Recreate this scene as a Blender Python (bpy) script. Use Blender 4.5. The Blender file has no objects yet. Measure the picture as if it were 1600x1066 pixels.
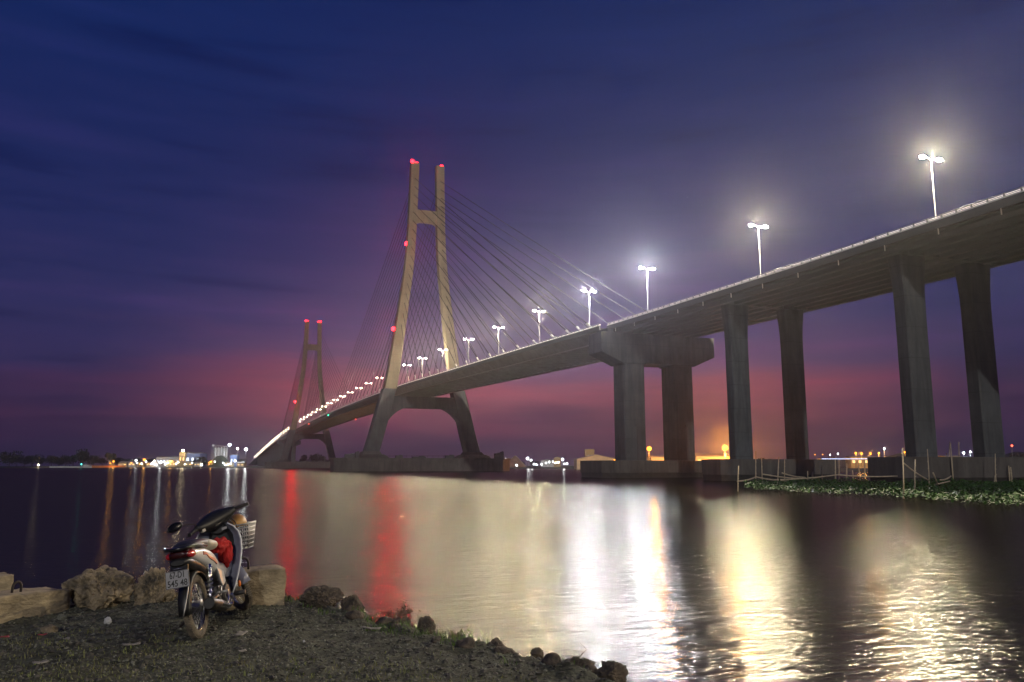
import bpy, bmesh, math, random
import numpy as np
from mathutils import Vector, Matrix, noise as mn

random.seed(7)
rng = np.random.default_rng(11)
scene = bpy.context.scene
COL = scene.collection
R = math.radians
V = Vector

# ------------------------------------------------------------------ camera
# world: x = across the bridge (0 = bridge axis), y = along the bridge, z = up, water at z = 0
CAM = V((-89.84, -355.31, 2.455))
YAW, PITCH, FPX = 0.3584, 0.1547, 1248.08
cam_d = bpy.data.cameras.new('camera')
cam = bpy.data.objects.new('camera', cam_d)
COL.objects.link(cam)
cam.location = CAM
cam.rotation_euler = (math.pi / 2 + PITCH, 0, -YAW)
cam_d.sensor_width = 36
cam_d.lens = 36 * FPX / 1600
cam_d.clip_start = 0.1
cam_d.clip_end = 9000
scene.camera = cam
_cp, _sp, _c, _s = math.cos(PITCH), math.sin(PITCH), math.cos(YAW), math.sin(YAW)


def ray(px, py):
    rt = (px - 800) / FPX
    up = -(py - 533) / FPX
    fw = _cp - up * _sp
    dz = _sp + up * _cp
    return V((fw * _s + rt * _c, fw * _c - rt * _s, dz)), fw


def at_z(px, py, z=0.0):
    """point at height z seen at that place of the photograph"""
    d, _ = ray(px, py)
    return CAM + d * ((z - CAM.z) / d.z)


def at_d(px, py, dist):
    """point at that horizontal depth"""
    d, fw = ray(px, py)
    return CAM + d * (dist / fw)


# ------------------------------------------------------------------ helpers
def tag(o, label=None, cat=None, group=None, kind=None):
    if label: o['label'] = label
    if cat: o['category'] = cat
    if group: o['group'] = group
    if kind: o['kind'] = kind
    return o


def empty(name, loc, rz=0.0):
    o = bpy.data.objects.new(name, None)
    COL.objects.link(o)
    o.location = loc
    o.rotation_euler = (0, 0, rz)
    o.empty_display_size = 0.2
    return o


class MB:
    def __init__(s):
        s.v = []
        s.f = []
        s.sm = []

    def add(s, vs, fs, smooth=False):
        b = len(s.v)
        s.v += [tuple(p) for p in vs]
        s.f += [tuple(i + b for i in f) for f in fs]
        s.sm += [smooth] * len(fs)
        return s

    def box(s, c, d, m=None):
        x, y, z = d[0] / 2, d[1] / 2, d[2] / 2
        vs = [V((a, b, e)) for a in (-x, x) for b in (-y, y) for e in (-z, z)]
        if m is not None: vs = [m @ p for p in vs]
        vs = [p + V(c) for p in vs]
        return s.add(vs, [(0, 1, 3, 2), (4, 6, 7, 5), (0, 4, 5, 1), (2, 3, 7, 6), (0, 2, 6, 4), (1, 5, 7, 3)])

    def loft(s, rings, cap=True, smooth=True, closed=True):
        n = len(rings[0])
        vs = [p for r in rings for p in r]
        fs = []
        for k in range(len(rings) - 1):
            for i in range(n if closed else n - 1):
                j = (i + 1) % n
                fs.append((k * n + i, k * n + j, (k + 1) * n + j, (k + 1) * n + i))
        s.add(vs, fs, smooth)
        if cap and closed:
            s.add(rings[0], [tuple(range(n - 1, -1, -1))], False)
            s.add(rings[-1], [tuple(range(n))], False)
        return s

    def tube(s, pts, r, n=8, cap=True, smooth=True):
        pts = [V(p) for p in pts]
        rr = r if isinstance(r, (list, tuple)) else [r] * len(pts)
        rings = []
        up = None
        for i, p in enumerate(pts):
            t = (pts[min(i + 1, len(pts) - 1)] - pts[max(i - 1, 0)]).normalized()
            if up is None:
                up = V((0, 0, 1)) if abs(t.z) < 0.9 else V((1, 0, 0))
            a = t.cross(up).normalized()
            up = a.cross(t).normalized()
            rings.append([p + (a * math.cos(2 * math.pi * k / n) + up * math.sin(2 * math.pi * k / n)) * rr[i] for k in range(n)])
        return s.loft(rings, cap, smooth)

    def extrude(s, prof, axis, a, b):
        """prof: 2-D outline, axis 'x' or 'y': swept from a to b"""
        def P(u, w, t):
            return V((t, u, w)) if axis == 'x' else V((u, t, w))
        return s.loft([[P(u, w, a) for u, w in prof], [P(u, w, b) for u, w in prof]], True, False)

    def torus(s, c, Rr, r, ax, nu=40, nv=10, flat=1.0):
        c, ax = V(c), V(ax).normalized()
        u = ax.cross(V((0, 0, 1)) if abs(ax.z) < .9 else V((1, 0, 0))).normalized()
        w = ax.cross(u)
        rings = []
        for i in range(nu):
            t = 2 * math.pi * i / nu
            d = u * math.cos(t) + w * math.sin(t)
            rings.append([c + d * (Rr + r * math.cos(2 * math.pi * k / nv)) + ax * (r * flat * math.sin(2 * math.pi * k / nv)) for k in range(nv)])
        rings.append(rings[0])
        return s.loft(rings, False, True)

    def ball(s, c, r, sub=2, m=None):
        bm = bmesh.new()
        bmesh.ops.create_icosphere(bm, subdivisions=sub, radius=1)
        sc = r if isinstance(r, (tuple, list)) else (r, r, r)
        vs = []
        for v in bm.verts:
            p = V((v.co.x * sc[0], v.co.y * sc[1], v.co.z * sc[2]))
            if m is not None: p = m @ p
            vs.append(p + V(c))
        fs = [tuple(v.index for v in f.verts) for f in bm.faces]
        bm.free()
        return s.add(vs, fs, True)

    def build(s, name, mat, parent=None, bevel=0.0, bseg=2, xf=None, sub=0):
        me = bpy.data.meshes.new(name)
        vs = s.v if xf is None else [tuple(xf(V(p))) for p in s.v]
        me.from_pydata(vs, [], s.f)
        me.polygons.foreach_set('use_smooth', s.sm)
        bm = bmesh.new()
        bm.from_mesh(me)
        bmesh.ops.remove_doubles(bm, verts=bm.verts, dist=1e-5)
        bmesh.ops.recalc_face_normals(bm, faces=bm.faces)
        bm.to_mesh(me)
        bm.free()
        me.materials.append(mat)
        o = bpy.data.objects.new(name, me)
        COL.objects.link(o)
        if parent is not None: o.parent = parent
        if sub:
            m = o.modifiers.new('sub', 'SUBSURF'); m.levels = sub; m.render_levels = sub
        if bevel:
            m = o.modifiers.new('bevel', 'BEVEL')
            m.width = bevel; m.segments = bseg; m.limit_method = 'ANGLE'; m.angle_limit = R(40)
        return o


def np_mesh(name, verts, faces, mat, parent=None, smooth=False):
    me = bpy.data.meshes.new(name)
    n = len(verts); k = faces.shape[1]
    me.vertices.add(n); me.vertices.foreach_set('co', verts.astype(np.float32).ravel())
    me.loops.add(len(faces) * k); me.loops.foreach_set('vertex_index', faces.astype(np.int32).ravel())
    me.polygons.add(len(faces)); me.polygons.foreach_set('loop_start', np.arange(0, len(faces) * k, k, dtype=np.int32))
    me.update(calc_edges=True)
    me.polygons.foreach_set('use_smooth', np.full(len(faces), smooth))
    me.materials.append(mat)
    o = bpy.data.objects.new(name, me)
    COL.objects.link(o)
    if parent is not None: o.parent = parent
    return o


def copy_tree(o, parent=None, mats=None):
    c = o.copy()
    COL.objects.link(c)
    c.parent = parent
    for ch in list(o.children):
        copy_tree(ch, c)
    return c


# ------------------------------------------------------------------ materials
def mat(name, col, rough=0.6, metal=0.0, var=0.0, scale=4.0, bump=0.0, bscale=20.0, spec=0.5, col2=None, coat=0.0, stretch=None, emit=None, es=0.0, thr=(0.35, 0.7)):
    m = bpy.data.materials.new(name)
    m.use_nodes = True
    nt = m.node_tree
    b = nt.nodes['Principled BSDF']
    b.inputs['Base Color'].default_value = (*col, 1)
    b.inputs['Roughness'].default_value = rough
    b.inputs['Metallic'].default_value = metal
    b.inputs['Specular IOR Level'].default_value = spec
    b.inputs['Coat Weight'].default_value = coat
    if emit:
        b.inputs['Emission Color'].default_value = (*emit, 1)
        b.inputs['Emission Strength'].default_value = es
    if var or bump or col2:
        tc = nt.nodes.new('ShaderNodeTexCoord')
        mp = nt.nodes.new('ShaderNodeMapping')
        nt.links.new(tc.outputs['Object'], mp.inputs['Vector'])
        if stretch: mp.inputs['Scale'].default_value = stretch
    if var or col2:
        n = nt.nodes.new('ShaderNodeTexNoise')
        n.inputs['Scale'].default_value = scale
        n.inputs['Detail'].default_value = 8
        n.inputs['Roughness'].default_value = 0.65
        nt.links.new(mp.outputs['Vector'], n.inputs['Vector'])
        cr = nt.nodes.new('ShaderNodeValToRGB')
        cr.color_ramp.elements[0].position = thr[0]
        cr.color_ramp.elements[1].position = thr[1]
        lo = col2 if col2 else tuple(c * (1 - var) for c in col)
        hi = col if col2 else tuple(min(1, c * (1 + var)) for c in col)
        cr.color_ramp.elements[0].color = (*lo, 1)
        cr.color_ramp.elements[1].color = (*hi, 1)
        nt.links.new(n.outputs['Fac'], cr.inputs['Fac'])
        nt.links.new(cr.outputs['Color'], b.inputs['Base Color'])
    if bump:
        n2 = nt.nodes.new('ShaderNodeTexNoise')
        n2.inputs['Scale'].default_value = bscale
        n2.inputs['Detail'].default_value = 6
        nt.links.new(mp.outputs['Vector'], n2.inputs['Vector'])
        bp = nt.nodes.new('ShaderNodeBump')
        bp.inputs['Strength'].default_value = bump
        bp.inputs['Distance'].default_value = 1.0 / bscale
        nt.links.new(n2.outputs['Fac'], bp.inputs['Height'])
        nt.links.new(bp.outputs['Normal'], b.inputs['Normal'])
    return m


def emission(name, col, s):
    m = bpy.data.materials.new(name)
    m.use_nodes = True
    nt = m.node_tree
    nt.nodes.clear()
    e = nt.nodes.new('ShaderNodeEmission')
    e.inputs['Color'].default_value = (*col, 1)
    e.inputs['Strength'].default_value = s
    o = nt.nodes.new('ShaderNodeOutputMaterial')
    nt.links.new(e.outputs[0], o.inputs['Surface'])
    return m


def concrete_mat(name, col, stain=0.42, sc=0.25):
    """board-marked concrete: broad tone changes, rain streaks down the face, form joints"""
    m = bpy.data.materials.new(name)
    m.use_nodes = True
    nt = m.node_tree
    N, L = nt.nodes, nt.links
    b = N['Principled BSDF']
    b.inputs['Roughness'].default_value = 0.85
    b.inputs['Specular IOR Level'].default_value = 0.3
    tc = N.new('ShaderNodeTexCoord')
    n1 = N.new('ShaderNodeTexNoise'); n1.inputs['Scale'].default_value = sc; n1.inputs['Detail'].default_value = 9; n1.inputs['Roughness'].default_value = .62
    L.new(tc.outputs['Object'], n1.inputs['Vector'])
    mp = N.new('ShaderNodeMapping'); mp.inputs['Scale'].default_value = (.8, .8, 0.09)
    L.new(tc.outputs['Object'], mp.inputs['Vector'])
    n2 = N.new('ShaderNodeTexNoise'); n2.inputs['Scale'].default_value = 1.0; n2.inputs['Detail'].default_value = 6
    n2.inputs['Roughness'].default_value = .7; n2.inputs['Distortion'].default_value = .6
    L.new(mp.outputs['Vector'], n2.inputs['Vector'])
    r1 = N.new('ShaderNodeValToRGB')
    r1.color_ramp.elements[0].position = .3; r1.color_ramp.elements[1].position = .72
    r1.color_ramp.elements[0].color = (*[c * .72 for c in col], 1)
    r1.color_ramp.elements[1].color = (*[min(1, c * 1.2) for c in col], 1)
    L.new(n1.outputs['Fac'], r1.inputs['Fac'])
    r2 = N.new('ShaderNodeValToRGB')
    r2.color_ramp.elements[0].position = .3; r2.color_ramp.elements[1].position = .6
    r2.color_ramp.elements[0].color = (1 - stain, 1 - stain, 1 - stain * .95, 1)
    r2.color_ramp.elements[1].color = (1, 1, 1, 1)
    L.new(n2.outputs['Fac'], r2.inputs['Fac'])
    mx = N.new('ShaderNodeMix'); mx.data_type = 'RGBA'; mx.blend_type = 'MULTIPLY'; mx.inputs[0].default_value = 1
    L.new(r1.outputs['Color'], mx.inputs[6]); L.new(r2.outputs['Color'], mx.inputs[7])
    # lift joints every few metres of height
    sx = N.new('ShaderNodeSeparateXYZ'); L.new(tc.outputs['Object'], sx.inputs[0])
    md = N.new('ShaderNodeMath'); md.operation = 'PINGPONG'; md.inputs[1].default_value = 2.0
    L.new(sx.outputs['Z'], md.inputs[0])
    lt = N.new('ShaderNodeMath'); lt.operation = 'LESS_THAN'; lt.inputs[1].default_value = 0.045
    L.new(md.outputs[0], lt.inputs[0])
    ml = N.new('ShaderNodeMath'); ml.operation = 'MULTIPLY'; ml.inputs[1].default_value = 0.5
    L.new(lt.outputs[0], ml.inputs[0])
    mx2 = N.new('ShaderNodeMix'); mx2.data_type = 'RGBA'; mx2.inputs[7].default_value = (*[c * .4 for c in col], 1)
    L.new(ml.outputs[0], mx2.inputs[0]); L.new(mx.outputs[2], mx2.inputs[6])
    L.new(mx2.outputs[2], b.inputs['Base Color'])
    n3 = N.new('ShaderNodeTexNoise'); n3.inputs['Scale'].default_value = 2.5; n3.inputs['Detail'].default_value = 8
    L.new(tc.outputs['Object'], n3.inputs['Vector'])
    bp = N.new('ShaderNodeBump'); bp.inputs['Strength'].default_value = .25; bp.inputs['Distance'].default_value = .15
    L.new(n3.outputs['Fac'], bp.inputs['Height']); L.new(bp.outputs['Normal'], b.inputs['Normal'])
    return m


M = {}
M['concrete'] = concrete_mat('weathered_concrete', (.092, .101, .107))
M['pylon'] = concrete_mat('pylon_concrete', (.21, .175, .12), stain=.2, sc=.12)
M['footing'] = concrete_mat('footing_concrete', (.12, .11, .10), stain=.4, sc=.2)
M['tide'] = mat('wet_tide_band_concrete', (.03, .028, .024), .5, var=.4, scale=1.5)
M['soffit'] = mat('deck_concrete', (.085, .096, .102), .85, var=.14, scale=.8, bump=.15, bscale=3, stretch=(1, .08, 1))
M['steel'] = mat('deck_steel', (.12, .12, .125), .55, var=.25, scale=.4, bump=.1, bscale=2)
M['asphalt'] = mat('asphalt', (.06, .06, .06), .8, var=.3, scale=2)
M['white_paint'] = mat('white_barrier_paint', (.78, .76, .72), .5, var=.08, scale=3)
M['rail'] = mat('galvanised_rail', (.22, .22, .23), .45, .5)
M['rail_glow'] = emission('painted_rail_glow', (1, .86, .8), 1.5)  # added glow standing in for lamplight on the rails, no real fitting
M['rail_glow_main'] = emission('main_painted_rail_glow', (1, .9, .8), 4.0)  # stronger added glow for the lamplit rails of the main deck
M['dark_rail'] = mat('dark_rail', (.08, .08, .085), .5, .4)
M['galv'] = mat('lamp_pole_steel', (.17, .17, .175), .55, .2, var=.1)
M['cable'] = mat('cable_sheath', (.012, .012, .016), .9, spec=.05)
M['sleeve'] = mat('cable_sleeve', (.5, .49, .46), .45, .3, var=.2, scale=2)
M['bulb_warm'] = emission('lamp_glow_warm', (1, .87, .66), 90)
M['bulb_far'] = emission('lamp_glow_far', (1, .85, .62), 34)
M['bulb_cool'] = emission('lamp_glow_cool', (.93, .9, 1), 90)
M['red'] = emission('red_beacon_glow', (1, .010, .016), 16)
M['green'] = emission('green_marker_glow', (.05, 1, .5), 6)
M['redm'] = emission('red_marker_glow', (1, .1, .05), 6)
M['wbulb'] = emission('white_bulb_glow', (.85, .93, 1), 32)
M['obulb'] = emission('sodium_bulb_glow', (1, .33, .025), 6)
M['teal'] = emission('teal_buoy_glow', (.1, 1, .8), 7)
M['win_w'] = emission('lit_window_warm', (1, .6, .22), 2.2)
M['win_c'] = emission('lit_window_cool', (.7, .82, 1), 2.2)
M['housing'] = mat('lamp_housing', (.3, .3, .31), .4, .3)

# ------------------------------------------------------------------ deck profile (top of the outer rail)
PROF = [(-470, 31.6), (-302, 31.6), (-280, 31.7), (-262, 31.85), (-240, 32.2), (-217, 32.6), (-197, 33.05), (-149, 34.4), (-84, 36.1),
        (-25, 37.65), (0, 38.2), (105, 39.3), (225, 39.8), (300, 39.7), (450, 38.5), (522, 37.7), (655, 35.2), (770, 32.2), (913, 27.6),
        (1154, 18.5), (1334, 10.5), (1500, 4.6)]
PX = [a for a, _ in PROF]; PZ = [b for _, b in PROF]
TG = []
for i in range(len(PROF)):
    a, b = max(i - 1, 0), min(i + 1, len(PROF) - 1)
    TG.append((PZ[b] - PZ[a]) / (PX[b] - PX[a]))


def zr(y):
    y = min(max(y, PX[0]), PX[-1])
    i = max(k for k in range(len(PX) - 1) if PX[k] <= y)
    h = PX[i + 1] - PX[i]
    t = (y - PX[i]) / h
    return ((2 * t**3 - 3 * t**2 + 1) * PZ[i] + (t**3 - 2 * t**2 + t) * h * TG[i] + (-2 * t**3 + 3 * t**2) * PZ[i + 1] + (t**3 - t**2) * h * TG[i + 1])


def sweep(mb, prof, y0, y1, step, smooth=False):
    """prof = [(x, dz below the rail top)] closed outline swept along the bridge"""
    n = max(1, int(round((y1 - y0) / step)))
    rings = []
    for k in range(n + 1):
        y = y0 + (y1 - y0) * k / n
        z = zr(y)
        rings.append([V((x, y, z + d)) for x, d in prof])
    return mb.loft(rings, True, smooth)


def rect(x0, x1, d0, d1):
    return [(x0, d0), (x1, d0), (x1, d1), (x0, d1)]


def railing(parent, xe, y0, y1, step, post_ys, h=0.62):
    o = None
    m = MB()
    for d, r in ((0.0, .045), (-.28, .04)):
        sweep(m, [(xe + r * math.cos(a), d + r * math.sin(a)) for a in [k * math.pi / 3 for k in range(6)]], y0, y1, step, True)
    o = m.build('railing', M['rail'], parent)
    if post_ys:
        pm = MB()
        pm.box((0, 0, -h / 2 - .02), (.12, .2, h))
        pm.box((0.03, 0, -h / 2 - .02), (.12, .05, h * .9))
        first = None
        for y in post_ys:
            if first is None:
                first = p = pm.build('rail_post', M['rail'], o)
            else:
                p = first.copy(); COL.objects.link(p); p.parent = o
            p.location = (xe, y, zr(y) - .02)
    return o


# ---- approach viaduct above the near bank
XE = 11.0
ap = empty('approach_viaduct_deck', (0, -300, 0))
tag(ap, 'grey concrete approach viaduct deck on tall paired columns at the right edge', 'bridge deck')
ap.location = (0, 0, 0)
Y0, Y1 = -470, -203.2
sweep(MB(), [(-XE + .35, -1.55), (XE - .35, -1.55), (XE - .35, -1.12), (0, -1.0), (-XE + .35, -1.12)], Y0, Y1, 6).build('road_slab', M['asphalt'], ap)
for sx in (-1, 1):
    sweep(MB(), [(sx * XE, -.62), (sx * (XE - .32), -.62), (sx * (XE - .36), -1.0), (sx * (XE - .36), -1.3), (sx * XE, -1.6)][::sx], Y0, Y1, 6).build('parapet', M['soffit'], ap)
    sweep(MB(), rect(sx * (XE - .30), sx * (XE - .05), -.6, -.42)[::1], Y0, Y1, 6).build('parapet_coping', M['white_paint'], ap)
sweep(MB(), [(-.35, -1.0), (.35, -1.0), (.12, -.2), (-.12, -.2)], Y0, Y1, 6).build('median_barrier', M['white_paint'], ap)
for k in range(8):
    x = -9.1 + k * 2.6
    # super-T beam: wide flange, tapering web
    sweep(MB(), [(x - 1.2, -1.58), (x + 1.2, -1.58), (x + 1.2, -1.72), (x + .55, -1.82), (x + .42, -2.42), (x - .42, -2.42), (x - .55, -1.82), (x - 1.2, -1.72)], Y0, Y1, 6).build('girder', M['soffit'], ap)
for y in [-242.0, -279.0, -315.8, -352.6, -389.4]:
    MB().box((0, y, zr(y) - 2.02), (19.5, 1.6, .6)).build('diaphragm', M['soffit'], ap)
pipe = None
for k in range(20):
    y = -206.5 - 8.1 * k
    if pipe is None:
        pipe = p = MB().tube([(0, 0, 0), (0, 0, -.75)], .07, 8).build('drain_pipe', M['white_paint'], ap)
    else:
        p = pipe.copy(); COL.objects.link(p); p.parent = ap
    p.location = (-10.62, y, zr(y) - 1.45)
sweep(MB(), rect(-XE + .22, -XE + .26, -.34, -.25), Y0, Y1, 6).build('added_rail_glow', M['rail_glow'], ap)  # glowing strips added behind the posts to draw the lamplit rail line
sweep(MB(), rect(-XE + .22, -XE + .25, -.17, -.13), Y0, Y1, 6).build('added_rail_glow', M['rail_glow'], ap)
railing(ap, -XE + .16, Y0, Y1, 4, [-204.3 - 2.0 * k for k in range(55)])
railing(ap, XE - .16, Y0, Y1, 4, [])

# ---- cable stayed deck
WE = 12.5
cd = empty('cable_stayed_deck', (0, 0, 0))
tag(cd, 'long dark steel main deck hung from the stay cables between the two tall pylons', 'bridge deck')
Y0, Y1 = -202.6, 662
sweep(MB(), [(-WE + .35, -1.5), (WE - .35, -1.5), (WE - .35, -1.1), (0, -1.0), (-WE + .35, -1.1)], Y0, Y1, 6).build('road_slab', M['asphalt'], cd)
for sx in (-1, 1):
    sweep(MB(), [(sx * WE, -.62), (sx * (WE - .32), -.62), (sx * (WE - .36), -1.0), (sx * (WE - .36), -1.3), (sx * WE, -1.55)], Y0, Y1, 6).build('parapet', M['soffit'], cd)
    sweep(MB(), rect(sx * (WE - .30), sx * (WE - .05), -.6, -.4), Y0, Y1, 6).build('parapet_coping', M['white_paint'], cd)
    # deep edge girder, inclined web
    sweep(MB(), [(sx * 12.1, -1.56), (sx * 10.9, -1.56), (sx * 8.6, -3.35), (sx * 10.0, -3.45)], Y0, Y1, 6).build('edge_girder', M['steel'], cd)
sweep(MB(), [(-.35, -1.0), (.35, -1.0), (.12, -.2), (-.12, -.2)], Y0, Y1, 6).build('median_barrier', M['white_paint'], cd)
fb = MB()
for k in range(int((Y1 - Y0) / 4.5)):
    y = Y0 + 2 + 4.5 * k
    z = zr(y)
    fb.loft([[V((x, yy, z + d)) for x, d in ((-10.8, -1.6), (10.8, -1.6), (8.7, -3.2), (-8.7, -3.2))] for yy in (y - .12, y + .12)], True, False)
tag(fb.build('floor_beam', M['steel'], cd), kind='stuff')
sweep(MB(), rect(-WE + .22, -WE + .26, -.36, -.22), Y0, 40, 6).build('added_rail_glow', M['rail_glow_main'], cd)  # added emissive strip in place of lamplight caught by the rail
sweep(MB(), rect(-WE + .22, -WE + .26, -.34, -.25), 40, Y1, 6).build('added_rail_glow', M['rail_glow'], cd)
r_ = railing(cd, -WE + .16, Y0, Y1, 6, [Y0 + 1 + 2.4 * k for k in range(80)])
railing(cd, WE - .16, Y0, Y1, 6, [])
for x, y, dz, key, nm in [(-12.3, 225, -1.9, 'green', 'marker_light'), (-12.3, 345, -1.9, 'redm', 'marker_light'), (8.8, 235, -3.9, 'redm', 'marker_light'), (8.8, 130, -3.9, 'win_c', 'marker_light')]:
    b_ = MB().ball((x, y, zr(y) + dz), .45, 2)
    b_.tube([(x, y, zr(y) + dz), (x, y, zr(y) + dz + .8)], .06, 6)
    b_.build(nm, M[key], cd)

# ---- far approach
fa = empty('far_viaduct_deck', (0, 0, 0))
tag(fa, 'distant hazy approach viaduct deck running down to the far bank beyond the second pylon', 'bridge deck')
Y0, Y1 = 662.6, 1480
sweep(MB(), [(-XE, -1.55), (XE, -1.55), (XE, -1.0), (-XE, -1.0)], Y0, Y1, 10).build('road_slab', M['asphalt'], fa)
for sx in (-1, 1):
    sweep(MB(), rect(sx * XE - .15 , sx * XE + .15, -1.58, -.62), Y0, Y1, 10).build('parapet', M['soffit'], fa)
for k in range(4):
    x = -7.8 + k * 5.2
    sweep(MB(), [(x - 1.6, -1.56), (x + 1.6, -1.56), (x + .9, -2.4), (x - .9, -2.4)], Y0, Y1, 10).build('girder', M['soffit'], fa)

# ------------------------------------------------------------------ piers
def flared_column(x, y, zb, zt, w=3.5, d=2.1):
    """column with chamfered corners, flaring under the beams"""
    rings = []
    for t, fw in ((0, 1.0), (.35, 1.0), (.72, 1.0), (.82, 1.03), (.9, 1.12), (.96, 1.22), (1, 1.27)):
        z = zb + (zt - zb) * t
        a, b_ = w * fw / 2, d * (1 + (fw - 1) * .3) / 2
        c = .22
        rings.append([V((x + px, y + py, z)) for px, py in ((-a + c, -b_), (a - c, -b_), (a, -b_ + c), (a, b_ - c), (a - c, b_), (-a + c, b_), (-a, b_ - c), (-a, -b_ + c))])
    return MB().loft(rings, True, False)


def approach_pier(y, label, group, capz=3.5, sep=5.85, first=True):
    e = empty('approach_pier', (0, y, 0))
    tag(e, label, 'bridge pier', group)
    zt = zr(y) - 2.3
    for sx in (-1, 1):
        flared_column(sx * sep, 0, capz, zt, 3.5, 2.1).build('column', M['concrete'], e)
        MB().box((sx * sep, 0, zt + .02), (3.2, 1.5, .5)).build('bearing_block', M['concrete'], e)
    # pile cap with chamfered ends
    p = MB()
    a, b_ = 12.0, 4.2
    out = [(-a, -b_ + 1.5), (-a + 1.5, -b_), (a - 1.5, -b_), (a, -b_ + 1.5), (a, b_ - 1.5), (a - 1.5, b_), (-a + 1.5, b_), (-a, b_ - 1.5)]
    p.loft([[V((x, yy, z)) for x, yy in out] for z in (.95, capz)], True, False)
    p.build('pile_cap', M['footing'], e, .06)
    MB().loft([[V((x * .985, yy * .96, z)) for x, yy in out] for z in (-.6, .96)], True, False).build('tide_band', M['tide'], e)
    for px in (-9, -3, 3, 9):
        for py in (-2.6, 2.6):
            MB().tube([(px, py, -3), (px, py, .4)], .75, 14).build('pile', M['footing'], e)
    return e


approach_pier(-241.4, 'pair of tall concrete columns just right of the broad T headed pier', 'paired column approach piers')
approach_pier(-278.2, 'nearest pair of tall concrete columns, at the right edge behind the bamboo poles', 'paired column approach piers')
for k in range(14):
    y = 700 + 38 * k
    if zr(y) - 2.4 < 6: break
    approach_pier(y, 'hazy far pair of columns under the distant viaduct left of the second pylon', 'far approach piers', capz=2.5)


def hammer_pier(y, label, group=None):
    e = empty('hammerhead_pier', (0, y, 0))
    tag(e, label, 'bridge pier', group)
    zt = zr(y) - 2.42
    zl = zt - 4.3      # underside at the tips
    zm = zt - 6.6      # underside at the columns
    prof = [(-14.0, zt), (14.0, zt), (14.0, zl), (8.7, zm), (3.5, zm), (3.2, zm + .25), (-3.2, zm + .25), (-3.5, zm), (-8.7, zm), (-14.0, zl)]
    MB().loft([[V((x, yy, z)) for x, z in prof] for yy in (-3.0, 3.0)], True, False).build('cap_beam', M['concrete'], e, .1)
    u = MB()
    for x0, x1 in ((-12.3, -10.9),):
        u.box(((x0 + x1) / 2, 0, zt + .45), (x1 - x0, 5.2, .9))
    u.build('end_block', M['concrete'], e, .05)
    for sx in (-1, 1):
        x = sx * 6.0
        a, b_, c = 2.5, 2.5, .25
        rings = []
        for z in (3.5, zm + .05):
            rings.append([V((x + px, py, z)) for px, py in ((-a + c, -b_), (a - c, -b_), (a, -b_ + c), (a, b_ - c), (a - c, b_), (-a + c, b_), (-a, b_ - c), (-a, -b_ + c))])
        MB().loft(rings, True, False).build('column', M['concrete'], e)
        # access slot low on the front face
        s_ = MB()
        s_.box((x + .5, -2.52, 7.0), (.55, .09, 7.2))
        s_.build('access_slot', M['dark_rail'], e)
        s2 = MB()
        s2.box((x + .5, -2.6, 10.9), (.9, .24, .5))
        s2.build('slot_hood', M['concrete'], e)
    a, b_ = 15.5, 7.0
    out = [(-a, -b_ + 2), (-a + 2, -b_), (a - 2, -b_), (a, -b_ + 2), (a, b_ - 2), (a - 2, b_), (-a + 2, b_), (-a, b_ - 2)]
    MB().loft([[V((px, py, z)) for px, py in out] for z in (1.0, 3.5)], True, False).build('pile_cap', M['footing'], e, .08)
    MB().loft([[V((px * .985, py * .97, z)) for px, py in out] for z in (-.6, 1.02)], True, False).build('tide_band', M['tide'], e)
    for px in (-12, -6, 0, 6, 12):
        for py in (-4.5, 4.5):
            MB().tube([(px, py, -3), (px, py, .55)], .95, 14).build('pile', M['footing'], e)
    return e


hammer_pier(-203.4, 'broad T headed concrete pier carrying the joint of the two decks')
hammer_pier(663, 'distant T headed pier half hidden behind the left leg of the second pylon')

# ------------------------------------------------------------------ pylons
UP = [(24.0, 15.9, 6.2, 6.2), (33.5, 15.2, 6.2, 5.9)]     # z, centre x, width x, width y


def interp(tab, z):
    for a, b in zip(tab[:-1], tab[1:]):
        if z <= b[0]:
            t = (z - a[0]) / (b[0] - a[0])
            return [a[i] + (b[i] - a[i]) * t for i in range(1, len(a))]
    return list(tab[-1][1:])


LEG = [(36.5, 15.6, 5.6, 5.6), (46, 14.0, 5.2, 5.2), (57, 12.6, 4.8, 4.9), (68, 11.1, 4.6, 4.6), (78, 9.9, 4.4, 4.4), (90, 8.4, 4.2, 4.2), (100, 7.5, 4.1, 4.0),
       (112, 6.9, 4.0, 3.8), (120, 6.7, 4.0, 3.7), (132, 6.35, 4.0, 3.6), (144.2, 6.1, 4.0, 3.5)]
LOW = [(7.9, 23.5, 6.4, 7.0), (16, 21.2, 6.3, 6.8), (24, 19.2, 6.3, 6.5), (30, 17.7, 6.3, 6.2), (36.5, 16.0, 6.0, 5.9)]
ANCH_S = [-22 - 12.0 * k for k in range(14)] + [-187, -193, -198.5]
ANCH_M = [22 + 12.0 * k for k in range(17)]


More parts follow.
